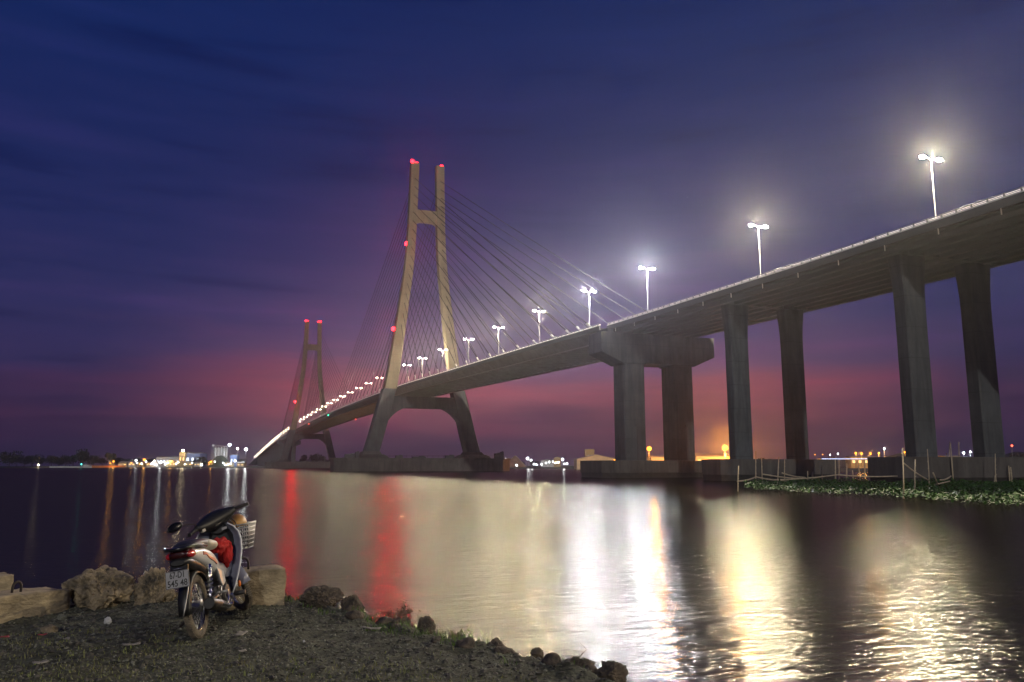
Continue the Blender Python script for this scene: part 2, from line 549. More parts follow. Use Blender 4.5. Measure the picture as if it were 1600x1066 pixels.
def pylon(y0, label, mirror):
    e = empty('bridge_pylon', (0, y0, 0))
    tag(e, label, 'bridge pylon', None)

    def ringpt(x, z, w, d, c=.3):
        a, b_ = w / 2, d / 2
        return [V((x + px, py, z)) for px, py in ((-a + c, -b_), (a - c, -b_), (a, -b_ + c), (a, b_ - c), (a - c, b_), (-a + c, b_), (-a, b_ - c), (-a, -b_ + c))]
    for sx in (-1, 1):
        MB().loft([ringpt(sx * x, z, w, d) for z, x, w, d in LEG], True, False).build('upper_leg', M['pylon'], e)
        MB().loft([ringpt(sx * x, z, w, d) for z, x, w, d in LOW], True, False).build('lower_leg', M['concrete'], e)
        # stepped plinth under the leg
        q = MB()
        for z0, z1, g in ((5.7, 6.7, 7.4), (6.7, 7.3, 6.0)):
            q.loft([ringpt(sx * 23.6, z0, 2 * g, 13.5, .8), ringpt(sx * 23.6, z1, 2 * g - 1.6, 11.5, .8)], True, False)
        q.loft([ringpt(sx * 23.6, 7.3, 9.2, 9.2, .6), ringpt(sx * 23.5, 8.6, 7.2, 7.8, .5)], True, False)
        q.build('plinth', M['footing'], e)
    # lower cross beam with haunches
    n = 10
    bot = []
    for sgn in (-1, 1):
        arc = []
        for k in range(n + 1):
            t = k / n
            x = 17.3 - 8.3 * (.5 * t + .5 * (1 - math.cos(t * math.pi / 2)))
            z = 20.4 + 7.7 * (.5 * t + .5 * math.sin(t * math.pi / 2))
            arc.append((sgn * x, z))
        bot.append(arc)
    prof = [(-16.0, 33.2)] + [(x, z) for x, z in bot[0]] + [(x, z) for x, z in reversed(bot[1])] + [(16.0, 33.2)]
    MB().loft([[V((x, yy, z)) for x, z in prof] for yy in (-2.6, 2.6)], True, False).build('lower_crossbeam', M['concrete'], e)
    prof = [(-5.2, 121.4), (-5.2, 114.3), (-4.0, 115.2), (-2.8, 115.7), (2.8, 115.7), (4.0, 115.2), (5.2, 114.3), (5.2, 121.4)]
    MB().loft([[V((x, yy, z)) for x, z in prof] for yy in (-1.5, 1.5)], True, False).build('upper_crossbeam', M['pylon'], e)
    # footing
    a, b_ = 40.0, 10.5
    out = [(-a, -b_ + 5), (-a + 5, -b_), (a - 5, -b_), (a, -b_ + 5), (a, b_ - 5), (a - 5, b_), (-a + 5, b_), (-a, b_ - 5)]
    f = MB()
    f.loft([[V((x, y, z)) for x, y in out] for z in (-2, .4, .5, 5.0)], True, False)
    f.loft([[V((x * 1.01, y * 1.03, z)) for x, y in out] for z in (5.0, 5.7)], True, False)
    f.build('footing', M['footing'], e)
    # safety rail and site clutter on the footing
    g = MB()
    for x in np.arange(-36, 36.1, 2.4):
        for y in (-9.6,):
            if abs(abs(x) - 23.6) < 0: continue
            g.tube([(x, y, 5.7), (x, y, 6.9)], .06, 5)
    g.tube([(-36, -9.6, 6.85), (36, -9.6, 6.85)], .05, 5)
    g.tube([(-36, -9.6, 6.3), (36, -9.6, 6.3)], .04, 5)
    g.build('footing_rail', M['dark_rail'], e)
    for (x, y, sx_, sz_) in ((-33, -5, 5, 1.6), (-30.5, -7, 1.6, 2.6), (-12, -6, 3, 1.1), (-3, -6, 6, .7), (11, -6, 4, 1.3), (34, -6, 3.0, 2.3), (36.2, -5.5, 1.2, 3.0)):
        k_ = MB()
        k_.box((x, y, 5.7 + sz_ / 2), (sx_, 2.2, sz_))
        k_.box((x + sx_ * .2, y - .2, 5.7 + sz_ + .15), (sx_ * .4, 1.2, .3))
        k_.build('equipment_box', M['dark_rail'], e, .05)
    # red aviation lights
    spots = [(-7.6, -1.6, 144.6), (-5.0, 1.4, 145.0), (7.3, 0.6, 144.7), (-9.35, -.4, 104.5), (-14.6, -.6, 64.0)] if not mirror else \
            [(-7.4, -1.4, 144.6), (-5.6, 1.2, 144.9), (6.6, -1.4, 144.7), (5.0, 1.0, 144.7), (-14.6, -.6, 64.0)]
    for x, yy, z in spots:
        b2 = MB()
        b2.ball((x, yy, z), .95, 2)
        b2.tube([(x, yy, z - .9), (x, yy, z - .3)], .25, 8)
        b2.build('warning_light', M['red'], e)
        ld = bpy.data.lights.new('red_lamp', 'SPOT'); ld.spot_size = R(165); ld.spot_blend = .4
        ld.energy = (6000 if z > 120 else 24000) * (2.2 if mirror and z < 120 else 1); ld.color = (1, .012, .02); ld.shadow_soft_size = .6
        lo = bpy.data.objects.new('red_lamp', ld); COL.objects.link(lo); lo.parent = e
        lo.location = (x - .5, yy - 2.2, z); lo.rotation_euler = (R(-86), 0, R(-14))
    # stay cables
    ys_side = ANCH_S if not mirror else [-a_ for a_ in ANCH_S]
    ys_main = ANCH_M if not mirror else [-a_ for a_ in ANCH_M]
    for sx in (-1, 1):
        for ys in (ys_side, ys_main):
            for k, ya in enumerate(ys):
                zt = 66.0 + 70.5 * (k / 16.0) ** .93
                x, w, d = interp(LEG, zt)
                sgn = 1 if ya > 0 else -1
                top = V((sx * x, sgn * (d / 2 - .25), zt))
                low = V((sx * 11.75, ya, zr(y0 + ya) - .75))
                L = (low - top).length
                sag = L * L * 1.0e-5
                pts = []
                for q in range(9):
                    t = q / 8
                    p = top.lerp(low, t)
                    p.z -= 4 * sag * t * (1 - t)
                    pts.append(p)
                c = MB().tube(pts, .125, 6).build('stay_cable', M['cable'], e)
                u = (top - low).normalized()
                s_ = MB()
                s_.tube([low - u * .3, low + u * 3.1], .17, 8)
                s_.tube([low + u * 3.1, low + u * 3.9], .27, 8)
                s_.tube([low + u * .9, low + u * 1.2], .3, 8)
                s_.build('anchor_sleeve', M['sleeve'], c)
    return e


pylon(0, 'tall nearer H shaped concrete pylon, its legs lit warm by the deck lamps', False)
pylon(450, 'smaller looking far H shaped pylon, further along the bridge to the left', True)

# ------------------------------------------------------------------ street lamps
def lamp_proto(h, cool, k=1.0):
    e = empty('street_lamp', (0, 0, 0))
    MB().tube([(0, 0, 0), (0, 0, .5), (0, 0, h)], [.14, .10, .05], 10).build('pole', M['galv'], e)
    MB().box((0, 0, .12), (.5, .5, .25)).build('base_plate', M['galv'], e, .02)
    for sx in (-1, 1):
        MB().tube([(0, 0, h - .25), (sx * .5, 0, h + .02), (sx * 1.05, 0, h + .14)], .05, 8).build('arm', M['galv'], e)
        hd = MB()
        rings = []
        for t, w, hh in ((-.5, .12, .06), (-.3, .3, .13), (0.1, .38, .16), (.4, .3, .12), (.52, .1, .04)):
            rings.append([V((sx * (1.45 + t), w * .5 * math.cos(a), h + .2 + hh * .5 * math.sin(a))) for a in [k * math.pi / 5 for k in range(10)]])
        hd.loft(rings)
        hd = hd.build('lamp_head', M['housing'], e)
        MB().ball((sx * 1.5, 0, h + .13), (.52, .32, .25), 3).build('lens', M['bulb_cool' if cool else 'bulb_far' if k < .3 else 'bulb_warm'], hd)
    ld = bpy.data.lights.new('deck_lamp', 'POINT')
    ld.energy = LAMP_W * k
    ld.color = (.96, .92, 1.0) if cool else (1, .84, .58)
    ld.shadow_soft_size = .35
    lo = bpy.data.objects.new('deck_lamp', ld); COL.objects.link(lo); lo.parent = e
    lo.location = (0, 0, h + .75)
    return e


LAMP_W = 82000
ys = [-426, -389, -352, -315, -278.2, -241.3, -202, -172.5, -138.5, -102.4, -68.2, -32.2, 2.9, 34]
while ys[-1] < 1420: ys.append(ys[-1] + 34.8)
protos = {}
ORD = {-278.2: 'largest and rightmost lit lamp post, above the nearest pair of columns', -241.3: 'second lit lamp post from the right, above the paired columns beside the T headed pier',
       -202: 'third lit lamp post from the right, above the T headed pier', -172.5: 'fourth lit lamp post from the right, beside the outermost stay cable anchors',
       -138.5: 'fifth lit lamp post from the right, among the lower stay cables', -102.4: 'sixth lit lamp post from the right, among the stay cables right of the near pylon',
       -68.2: 'seventh lit lamp post from the right, just right of the near pylon', -32.2: 'eighth lit lamp post from the right, in front of the near pylon\'s right leg',
       2.9: 'ninth lit lamp post from the right, between the legs of the near pylon', 34: 'tenth lit lamp post from the right, beside the left leg of the near pylon'}
for y in ys:
    cool = y in (-202, -172.5)
    h = (13.0 if y < -260 else 13.6 if y < -220 else 14.3)
    k_ = 1.0 if y < -150 else .66 if y < -100 else .34 if y < 60 else .10 if y < 330 else .03
    key = (h, cool, k_)
    if key not in protos:
        protos[key] = e = lamp_proto(h, cool, k_)
    else:
        e = copy_tree(protos[key])
    e.location = (0, y, zr(y) - 1.02)
    if y in ORD:
        tag(e, ORD[y], 'street lamp', 'lamps along the bridge deck')
    elif y < -280:
        tag(e, 'double armed lamp post on the viaduct beyond the right edge of the view', 'street lamp', 'lamps along the bridge deck beyond the frame')
    elif y < 430:
        tag(e, 'small lit lamp post on the main span between the two pylons', 'street lamp', 'lamps along the main span')
    else:
        tag(e, 'tiny distant lit lamp post on the deck beyond the far pylon', 'street lamp', 'far lamps beyond the second pylon')

#PART2
# ------------------------------------------------------------------ river and banks
def water_mat():
    m = bpy.data.materials.new('river_water')
    m.use_nodes = True
    nt = m.node_tree; N, L = nt.nodes, nt.links
    N.clear()
    out = N.new('ShaderNodeOutputMaterial')
    gl = N.new('ShaderNodeBsdfAnisotropic'); gl.distribution = 'BECKMANN'
    gl.inputs['Roughness'].default_value = WR
    gl.inputs['Color'].default_value = (.95, .925, .85, 1)
    df = N.new('ShaderNodeBsdfDiffuse'); df.inputs['Color'].default_value = (.014, .012, .007, 1)
    fr = N.new('ShaderNodeFresnel'); fr.inputs['IOR'].default_value = 1.333
    mx = N.new('ShaderNodeMixShader')
    tc = N.new('ShaderNodeTexCoord')

    def wave(scale, detail, dist, strength, prev, st=(1, 1, 1), rz=0.0):
        mp = N.new('ShaderNodeMapping'); mp.inputs['Scale'].default_value = st; mp.inputs['Rotation'].default_value = (0, 0, rz)
        L.new(tc.outputs['Object'], mp.inputs['Vector'])
        n = N.new('ShaderNodeTexNoise'); n.inputs['Scale'].default_value = scale; n.inputs['Detail'].default_value = detail
        n.inputs['Roughness'].default_value = .6
        L.new(mp.outputs['Vector'], n.inputs['Vector'])
        bp = N.new('ShaderNodeBump'); bp.inputs['Strength'].default_value = strength; bp.inputs['Distance'].default_value = dist
        L.new(n.outputs['Fac'], bp.inputs['Height'])
        if prev is not None: L.new(prev.outputs['Normal'], bp.inputs['Normal'])
        return bp
    # wavelets run across the view: longer left-right than front-back
    w1 = wave(3.1, 3, .098, WV[0], None, (.4, 1.3, 1), YAW)
    w2 = wave(9.5, 3, .030, WV[1], w1, (.4, 1.2, 1), YAW + .12)
    w3 = wave(.75, 3, .36, WV[2], w2, (.35, 1.2, 1), YAW - .08)
    L.new(w3.outputs['Normal'], gl.inputs['Normal'])
    L.new(w3.outputs['Normal'], fr.inputs['Normal'])
    mn_ = N.new('ShaderNodeMath'); mn_.operation = 'MINIMUM'; mn_.inputs[1].default_value = .27   # rough water never mirrors fully at a low angle
    L.new(fr.outputs[0], mn_.inputs[0]); L.new(mn_.outputs[0], mx.inputs[0]); L.new(df.outputs[0], mx.inputs[1]); L.new(gl.outputs[0], mx.inputs[2])
    L.new(mx.outputs[0], out.inputs['Surface'])
    return m


WR = .19
WV = (.55, .5, .14)
M['water'] = water_mat()
wm = MB()
wm.add([(-3500, -1500, 0), (3500, -1500, 0), (3500, 5200, 0), (-3500, 5200, 0)], [(0, 1, 2, 3)])
water = wm.build('river_water', M['water'])
tag(water, kind='structure')

M['far_land'] = mat('far_land_soil', (.05, .055, .035), .95, var=.5, scale=.05)
edge = [at_z(-900, 731.0, 0), at_z(0, 731.0, 0), at_z(250, 731.2, 0), at_z(405, 731.2, 0), at_z(560, 731.3, 0), at_z(800, 732.6, 0), at_z(980, 732.8, 0), at_z(1300, 732.2, 0), at_z(1700, 732.6, 0), at_z(2300, 732.0, 0)]
fwd = V((_s, _c, 0))
rings = []
for off, z in ((-6, -1.0), (0, .1), (8, 1.0), (300, 1.4), (3600, 2.0)):
    rings.append([V((p.x, p.y, 0)) + fwd * off + V((0, 0, z)) for p in edge])
fb_ = MB().loft(rings, False, True, False).build('far_bank_ground', M['far_land'])
tag(fb_, kind='structure')

# distant low hills
M['hill'] = mat('hill_growth', (.04, .05, .035), .95, var=.4, scale=.02)


def hill(px0, px1, top, D, nm='hill'):
    h = MB()
    n = 24
    rings = []
    for k in range(n + 1):
        t = k / n
        px = px0 + (px1 - px0) * t
        hh = max(.5, (728 - top) / FPX * D * (math.sin(math.pi * t) ** .8) * (.85 + .3 * mn.noise(V((px * .03, D * .01, 0)))))
        c = at_d(px, 728, D)
        rings.append([V((c.x, c.y, 0)) + fwd * a + V((0, 0, z)) for a, z in ((-120, 0), (-60, hh * .6), (0, hh + 2), (60, hh * .6), (130, 0))])
    o = h.loft(rings, False, True, False).build(nm, M['hill'])
    tag(o, kind='structure')


hill(1350, 1480, 706, 1500)
hill(1240, 1420, 716, 1700)
hill(1540, 1720, 700, 1200)
hill(430, 560, 717, 1900)

# ------------------------------------------------------------------ far bank trees
M['leaf_far'] = mat('far_tree_leaves', (.03, .04, .022), .8, var=.4, scale=.3)
M['trunk'] = mat('tree_bark', (.10, .075, .05), .9, var=.3, scale=2)


def tree(px, D, top, wpx, label, group=None, shape='round', name='broadleaf_tree'):
    base = at_d(px, 728, D); base.z = 1.0
    H = max(4.0, (728 - top) / FPX * D + 1.4)
    W = wpx / FPX * D
    e = empty(name, base)
    tag(e, label, 'tree', group)
    MB().tube([(0, 0, -.5), (.2, 0, H * .35), (0, .2, H * .7)], [H * .03, H * .022, H * .008], 7).build('trunk', M['trunk'], e)
    n = 760
    vs = []; fs = []
    blobs = [(random.uniform(-.3, .3) * W, random.uniform(-.3, .3) * W, H * random.uniform(.45, .82), random.uniform(.16, .3) * W) for _ in range(9)]
    if shape == 'dome': blobs += [(0, 0, H * .66, W * .36)] * 4
    if shape == 'palm': blobs = [(0, 0, H * .86, W * .4)]
    for i in range(n):
        bx, by, bz, br = random.choice(blobs)
        d = V((random.gauss(0, 1), random.gauss(0, 1), random.gauss(0, .8))).normalized()
        p = V((bx, by, bz)) + d * br * random.uniform(.5, 1.08)
        p.z = min(p.z, H)
        s_ = random.uniform(.45, 1.1) * (H / 14)
        a = V((random.gauss(0, 1), random.gauss(0, 1), random.gauss(0, 1))).normalized()
        b2 = a.cross(V((random.gauss(0, 1), random.gauss(0, 1), random.gauss(0, 1)))).normalized()
        k = len(vs)
        vs += [p - a * s_, p + b2 * s_ * .6, p + a * s_, p - b2 * s_ * .6]
        fs.append((k, k + 1, k + 2, k + 3))
    MB().add(vs, fs).build('crown', M['leaf_far'], e)
    return e


def base(px, D, z=1.0):
    p = at_d(px, 728, D); p.z = z
    return p


def hgt(D, top):
    return (728 - top) / FPX * D + 1.4


tree(14, 960, 706, 40, 'broad dark tree at the far left edge of the opposite bank', None, 'round')
tree(126, 960, 703, 26, 'dome shaped dark tree standing above its neighbours on the far left bank', None, 'dome')
tree(172, 960, 704, 17, 'narrow dark tree behind the orange lit barge on the far left bank', None)
for px, top, w in [(-40, 712, 40), (38, 713, 26), (60, 711, 24), (80, 713, 26), (102, 714, 24), (146, 713, 22), (160, 715, 18), (190, 716, 20), (204, 718, 16), (-85, 711, 44), (-130, 713, 40)]:
    tree(px, 975 + random.uniform(-12, 25), top, w, 'low dark tree in the tree line on the far left bank', 'low dark trees on the far left bank')
for px, top, w in [(312, 715, 22), (303, 719, 14), (322, 720, 14), (378, 718, 14)]:
    tree(px, 940, top, w, 'dark bushy tree in front of the lit factory on the far bank', 'trees in front of the far factory')
for px, top, w in [(473, 711, 12), (490, 709, 18), (503, 712, 14), (540, 715, 18), (575, 715, 20)]:
    tree(px, 1000, top, w, 'hazy tree on the far bank seen beneath the far pylon', 'trees beneath the far pylon')
for px, top, w in [(835, 721, 20), (812, 722, 18), (960, 717, 16), (1190, 716, 18), (1205, 718, 16), (1280, 716, 18), (1300, 714, 16), (1345, 713, 20), (1405, 714, 18), (1492, 714, 18), (1505, 716, 14), (1530, 714, 18), (1590, 709, 26), (1612, 708, 24), (1640, 708, 26)]:
    tree(px, 720 + random.uniform(0, 60), top, w, 'dark tree on the far bank seen between the bridge columns at the right', 'trees on the right hand far bank')

# ------------------------------------------------------------------ far bank lights, sheds, factory
def lampmast(px, D, top, key, r, label, cat='lamp mast', power=0, col=(1, 1, 1), name='lamp_mast', group=None, zb=1.0):
    b = base(px, D, zb)
    h = hgt(D, top) - (zb - 1.0)
    e = empty(name, b)
    tag(e, label, cat, group)
    MB().tube([(0, 0, -.3), (0, 0, h)], [.22, .12], 8).build('mast', M['galv'], e)
    hd = MB().box((0, .15, h - .1), (.7 * r, .25, .3 * r)).build('lamp_bracket', M['housing'], e)
    MB().ball((0, -.3, h), (r * 1.0, r * .7, r * .9), 2).build('floodlight', M[key], e)
    if power:
        ld = bpy.data.lights.new('flood_lamp', 'POINT'); ld.energy = power; ld.color = col; ld.shadow_soft_size = r
        lo = bpy.data.objects.new('flood_lamp', ld); COL.objects.link(lo); lo.parent = e
        lo.location = (0, -2.2 * r - 1, h)
    return e


WHITE = (.85, .93, 1); SOD = (1, .48, .1)
lampmast(357, 930, 696, 'wbulb', 1.5, 'tall floodlight mast with a brilliant white lamp beside the silos', power=13200, col=WHITE)
lampmast(383, 930, 703, 'wbulb', 1.6, 'white floodlight mast at the foot of the far viaduct, right of the silos', power=13200, col=WHITE)
lampmast(370, 935, 702, 'bulb_warm', .9, 'smaller warm lamp mast between the two brilliant white ones', power=2640, col=(1, .85, .6))
lampmast(284.5, 935, 705, 'bulb_warm', 1.1, 'warm lamp on the roof corner of the amber tower at the factory', power=2640, col=(1, .8, .45))
lampmast(250, 925, 723, 'wbulb', 1.2, 'low blue white lamp at the waterside left of the factory', power=8800, col=WHITE)
lampmast(225, 930, 719, 'obulb', 1.3, 'bright orange lamp on the waterside left of the blue white one', power=5720, col=SOD)
lampmast(212, 930, 720, 'wbulb', .9, 'small cool lamp left of the bright orange waterside lamp', power=2640, col=WHITE)
lampmast(205, 930, 724, 'obulb', .8, 'dim low orange lamp at the right end of the orange barge', power=1320, col=SOD)
lampmast(60, 930, 727, 'bulb_warm', .6, 'lone yellow lamp low among the dark trees at far left', power=880, col=(1, .75, .35))
lampmast(266, 930, 721, 'obulb', .9, 'orange lamp by the low sheds left of the amber tower', power=3080, col=SOD)
lampmast(329, 930, 722, 'obulb', .9, 'orange lamp under the dark mound of the factory', power=3080, col=SOD)
lampmast(367, 930, 721, 'wbulb', .8, 'small white lamp below the blue annex of the silos', power=1980, col=WHITE)
lampmast(824, 720, 717, 'wbulb', .9, 'larger of two white lamps beside the conical heap', power=4400, col=WHITE)
lampmast(829.5, 720, 719.5, 'wbulb', .65, 'smaller white lamp right of the conical heap', power=1980, col=WHITE)
lampmast(879, 700, 718.5, 'wbulb', .9, 'single bright white lamp right of the orange building under the main deck', power=3960, col=WHITE)
lampmast(790, 720, 717.5, 'wbulb', .5, 'faint white lamp touching the left flank of the conical heap', power=1100, col=WHITE)
lampmast(807, 660, 727.5, 'wbulb', .5, 'tiny white lamp at the water below the conical heap')
lampmast(1014.5, 420, 702, 'obulb', 1.3, 'glaring orange lamp seen between the two columns of the T headed pier', power=22000, col=(1, .36, .05))
lampmast(1133.5, 420, 700.5, 'obulb', 1.6, 'largest glaring orange lamp, right of the T headed pier', power=380000, col=(1, .36, .05))
for px, top in [(1338, 709), (1347, 709.5), (1361, 709.5), (1374, 709)]:
    lampmast(px, 600, top, 'obulb', .75, 'orange lamp in a row on the far bank between the two nearest column pairs', power=9000, col=SOD, group='row of orange lamps between the column pairs')
lampmast(1415, 620, 707.5, 'obulb', .8, 'orange lamp against the left edge of the nearest columns', power=4500, col=SOD)
lampmast(1383, 600, 702, 'wbulb', .6, 'small white lamp standing higher than the orange row', power=2500, col=WHITE)
lampmast(1507, 560, 708.5, 'wbulb', .7, 'left of two blue white lamps between the columns at the right edge', power=3500, col=WHITE)
lampmast(1517.5, 560, 707, 'wbulb', .55, 'right of two blue white lamps between the columns at the right edge', power=2500, col=WHITE)
lampmast(1583.5, 560, 697.5, 'redm', .8, 'red glowing lamp at the right edge beyond the last column', power=0)
for px, top in [(1274, 711), (1286, 711), (1298, 711.5), (1310, 710)]:
    lampmast(px, 640, top, 'wbulb' if px > 1290 else 'obulb', .4, 'pin point lamp on the far bank right of the middle columns', group='pin point lamps right of the middle columns')
for px, top in [(853, 724), (858, 722.5), (864, 722), (868, 724), (872, 723), (834, 726), (838, 726.5), (846, 726), (882, 725), (886, 725)]:
    lampmast(px, 690 + random.uniform(-15, 15), top, 'wbulb', .42, 'pin point white lamp in the cluster on the bank under the main deck', group='white lamp cluster under the main deck')
for px, top in [(232, 725), (238, 724), (244, 726), (258, 726), (262, 724), (275, 725), (289, 726), (300, 724), (340, 726), (352, 727), (360, 725), (218, 726), (335, 722), (349, 724)]:
    lampmast(px, 928, top, random.choice(['bulb_warm', 'obulb', 'wbulb']), .5, 'pin point lamp along the waterside before the factory', group='pin point lamps before the factory')

for px, D_, top in [(214, 935, 724), (221, 926, 725), (228, 940, 722), (236, 930, 726), (241, 940, 721), (254, 935, 723), (270, 935, 726), (278, 930, 723), (295, 935, 726), (306, 940, 725), (315, 926, 727), (343, 930, 727), (356, 926, 726), (372, 930, 725)]:
    lampmast(px, D_, top, random.choice(['bulb_warm', 'obulb', 'wbulb', 'bulb_warm']), random.uniform(.3, .6), 'pin point lamp along the waterside before the factory', group='pin point lamps before the factory')
for px, top, w in [(181, 716, 16), (196, 717, 18), (213, 716, 18), (229, 718, 16), (240, 717, 16), (262, 717, 14), (296, 718, 14), (334, 719, 12), (-20, 713, 26), (26, 712, 24), (50, 713, 22), (92, 712, 24), (114, 712, 22), (136, 712, 20)]:
    tree(px, 1000 + random.uniform(-10, 30), top, w, 'low dark tree in the tree line on the far left bank', 'low dark trees on the far left bank')
M['wall_amber'] = mat('amber_wall', (.45, .32, .15), .8, var=.2, scale=.2)
M['wall_blue'] = mat('blue_wall', (.16, .22, .45), .7, var=.15, scale=.2)
M['wall_grey'] = mat('pale_wall', (.5, .5, .5), .8, var=.2, scale=.2)
M['wall_cream'] = mat('cream_wall', (.5, .42, .28), .8, var=.2, scale=.2)
M['roof_tin'] = mat('tin_roof', (.3, .27, .25), .6, .2, var=.25, scale=.3)
M['silo'] = mat('silo_steel', (.55, .55, .54), .5, .2, var=.15, scale=.2)
M['heap'] = mat('sand_heap', (.28, .16, .10), .95, var=.3, scale=.3, bump=.3, bscale=1)


def shed(px0, px1, D, eave, ridge, wall, label, windows=0, glow=None, name='shed', depth=14, z=1.0, group=None, side='gable'):
    c = base((px0 + px1) / 2, D, z)
    W = (px1 - px0) / FPX * D
    e = empty(name, c, -YAW)
    tag(e, label, 'building', group)
    he, hr = hgt(D, eave), hgt(D, ridge)
    MB().box((0, depth / 2, he / 2 - .5), (W, depth, he + 1)).build('wall', M[wall], e)
    if side == 'gable':      # ridge runs front to back
        MB().loft([[V((-W / 2 - .4, y, he)), V((0, y, hr)), V((W / 2 + .4, y, he)), V((W / 2 + .4, y, he + .3)), V((0, y, hr + .35)), V((-W / 2 - .4, y, he + .3))] for y in (-.6, depth + .6)], True, False).build('roof', M['roof_tin'], e)
        MB().loft([[V((-W / 2, y, he)), V((0, y, hr - .02)), V((W / 2, y, he))] for y in (.02, depth - .02)], True, False).build('gable_wall', M[wall], e)
    else:                    # ridge runs left to right
        MB().loft([[V((x, -.6, he)), V((x, depth / 2, hr)), V((x, depth + .6, he)), V((x, depth + .6, he - .25)), V((x, depth / 2, hr - .3)), V((x, -.6, he - .25))] for x in (-W / 2 - .4, W / 2 + .4)], True, False).build('roof', M['roof_tin'], e)
    for k in range(windows):
        x = -W / 2 + W * (k + .5) / windows
        f = MB().box((x, -.05, he * .55), (W / windows * .55, .14, he * .3)).build('window', M['housing'], e)
        MB().box((x, -.14, he * .55), (W / windows * .45, .06, he * .23)).build('pane', M[glow or 'win_w'], f)
    return e


# factory on the left far bank
shed(279, 288, 940, 708, 706.5, 'wall_amber', 'amber lit square tower at the left end of the factory', 2, 'win_w', 'factory_tower', 9)
b2 = shed(289, 312, 945, 709, 707.5, 'wall_blue', 'blue walled factory hall with a pale lit roof edge', 3, 'win_c', 'factory_hall', 22, side='ridge')
shed(244, 278, 960, 715, 713.5, 'wall_grey', 'long low shed with a row of small lights left of the factory', 7, 'win_c', 'long_shed', 16, side='ridge')
shed(258, 274, 928, 722, 720, 'wall_amber', 'low orange lit shed at the waterside before the factory', 3, 'win_w', 'waterside_shed', 10)
shed(288, 300, 928, 723, 721.5, 'wall_cream', 'small orange lit house under the blue factory hall', 2, 'win_w', 'house', 9)
shed(325, 338, 930, 723, 720.5, 'wall_amber', 'orange lit open shed under the silos', 3, 'win_w', 'open_shed', 10)
shed(350, 362, 930, 724, 722.5, 'wall_cream', 'small yellow lit house right of the silos by the shore', 2, 'win_w', 'house', 8)
shed(359, 369, 940, 712, 711, 'wall_blue', 'small blue lit annex right of the silo row', 2, 'win_c', 'silo_annex', 8)
shed(236, 246, 932, 723, 721.5, 'wall_grey', 'pale low hut beside the blue white waterside lamp', 1, 'win_c', 'hut', 6)
for px0, px1, ev, rg, wl, lab in [(186, 198, 723.5, 721, 'wall_cream', 'small dim house among the trees right of the orange barge'), (200, 211, 723, 720.5, 'wall_grey', 'small grey roofed house just left of the cool waterside lamp'), (216, 224, 722.5, 720.5, 'wall_amber', 'little amber house left of the bright orange waterside lamp'),
                                  (228, 237, 723.5, 722, 'wall_cream', 'little lit house right of the bright orange waterside lamp'), (303, 312, 723.5, 722, 'wall_grey', 'little house under the right end of the blue factory hall'), (370, 381, 724, 722, 'wall_cream', 'small house between the two floodlight masts at the foot of the viaduct')]:
    shed(px0, px1, 950 if px0 < 300 else 925, ev, rg, wl, lab, 2, 'win_w', 'house', 9, side='ridge')
# silos
for k, px in enumerate((335.5, 339.8, 344.1, 348.4, 352.7)):
    c = base(px, 950)
    e = empty('silo', c)
    tag(e, ['first silo from the left in the pale silo row', 'second silo from the left in the pale silo row', 'middle silo of the pale silo row', 'fourth silo from the left in the pale silo row', 'rightmost silo of the pale silo row'][k], 'silo', 'row of pale silos')
    h = hgt(950, 701)
    MB().tube([(0, 0, -1), (0, 0, h)], 1.55, 20).build('body', M['silo'], e)
    MB().loft([[V((rr * math.cos(a), rr * math.sin(a), z)) for a in [q * math.pi / 10 for q in range(20)]] for rr, z in ((1.62, h), (.35, h + 1.0), (.3, h + 1.3))], True, True).build('roof', M['silo'], e)
e = empty('silo_elevator', base(331, 948))
tag(e, 'narrow pale elevator tower at the left end of the silo row', 'elevator')
h = hgt(948, 698)
t_ = MB()
for sx in (-.8, .8):
    for sy in (-.8, .8): t_.tube([(sx, sy, -1), (sx, sy, h)], .12, 6)
for k in range(int(h / 2)):
    t_.tube([(-.8, -.8, k * 2), (.8, -.8, k * 2 + 2)], .07, 5)
    t_.tube([(.8, .8, k * 2), (.8, -.8, k * 2 + 2)], .07, 5)
t_.build('frame', M['silo'], e)
MB().box((0, 0, h + .6), (2.2, 2.2, 2.0)).build('head_house', M['silo'], e, .05)
MB().tube([(.9, 0, h + .4), (17, 0, hgt(948, 701) + 2.0)], .45, 8).build('conveyor', M['silo'], e)
# dark mound / domed store in front
def heap(px0, px1, D, top, key, label, name, power=1.0, cat='heap'):
    c = base((px0 + px1) / 2, D)
    W = (px1 - px0) / FPX * D / 2
    h = hgt(D, top)
    rings = []
    for k in range(12):
        t = k / 11
        rr = W * (1 - t) ** power + .02
        z = h * t
        rings.append([V((rr * math.cos(a) * (1 + .05 * mn.noise(V((math.cos(a) * 2, math.sin(a) * 2, t * 3)))), rr * math.sin(a) * .8, z - .4)) for a in [q * math.pi / 14 for q in range(28)]])
    o = MB().loft(rings, True, True).build(name, M[key])
    o.location = c
    tag(o, label, cat)


heap(325, 362, 936, 711.5, 'hill', 'dark rounded stock mound in front of the silos', 'stock_mound', .55)
heap(786, 824, 700, 711.5, 'heap', 'brown conical heap of sand on the far bank right of the near pylon footing', 'sand_heap', .85)
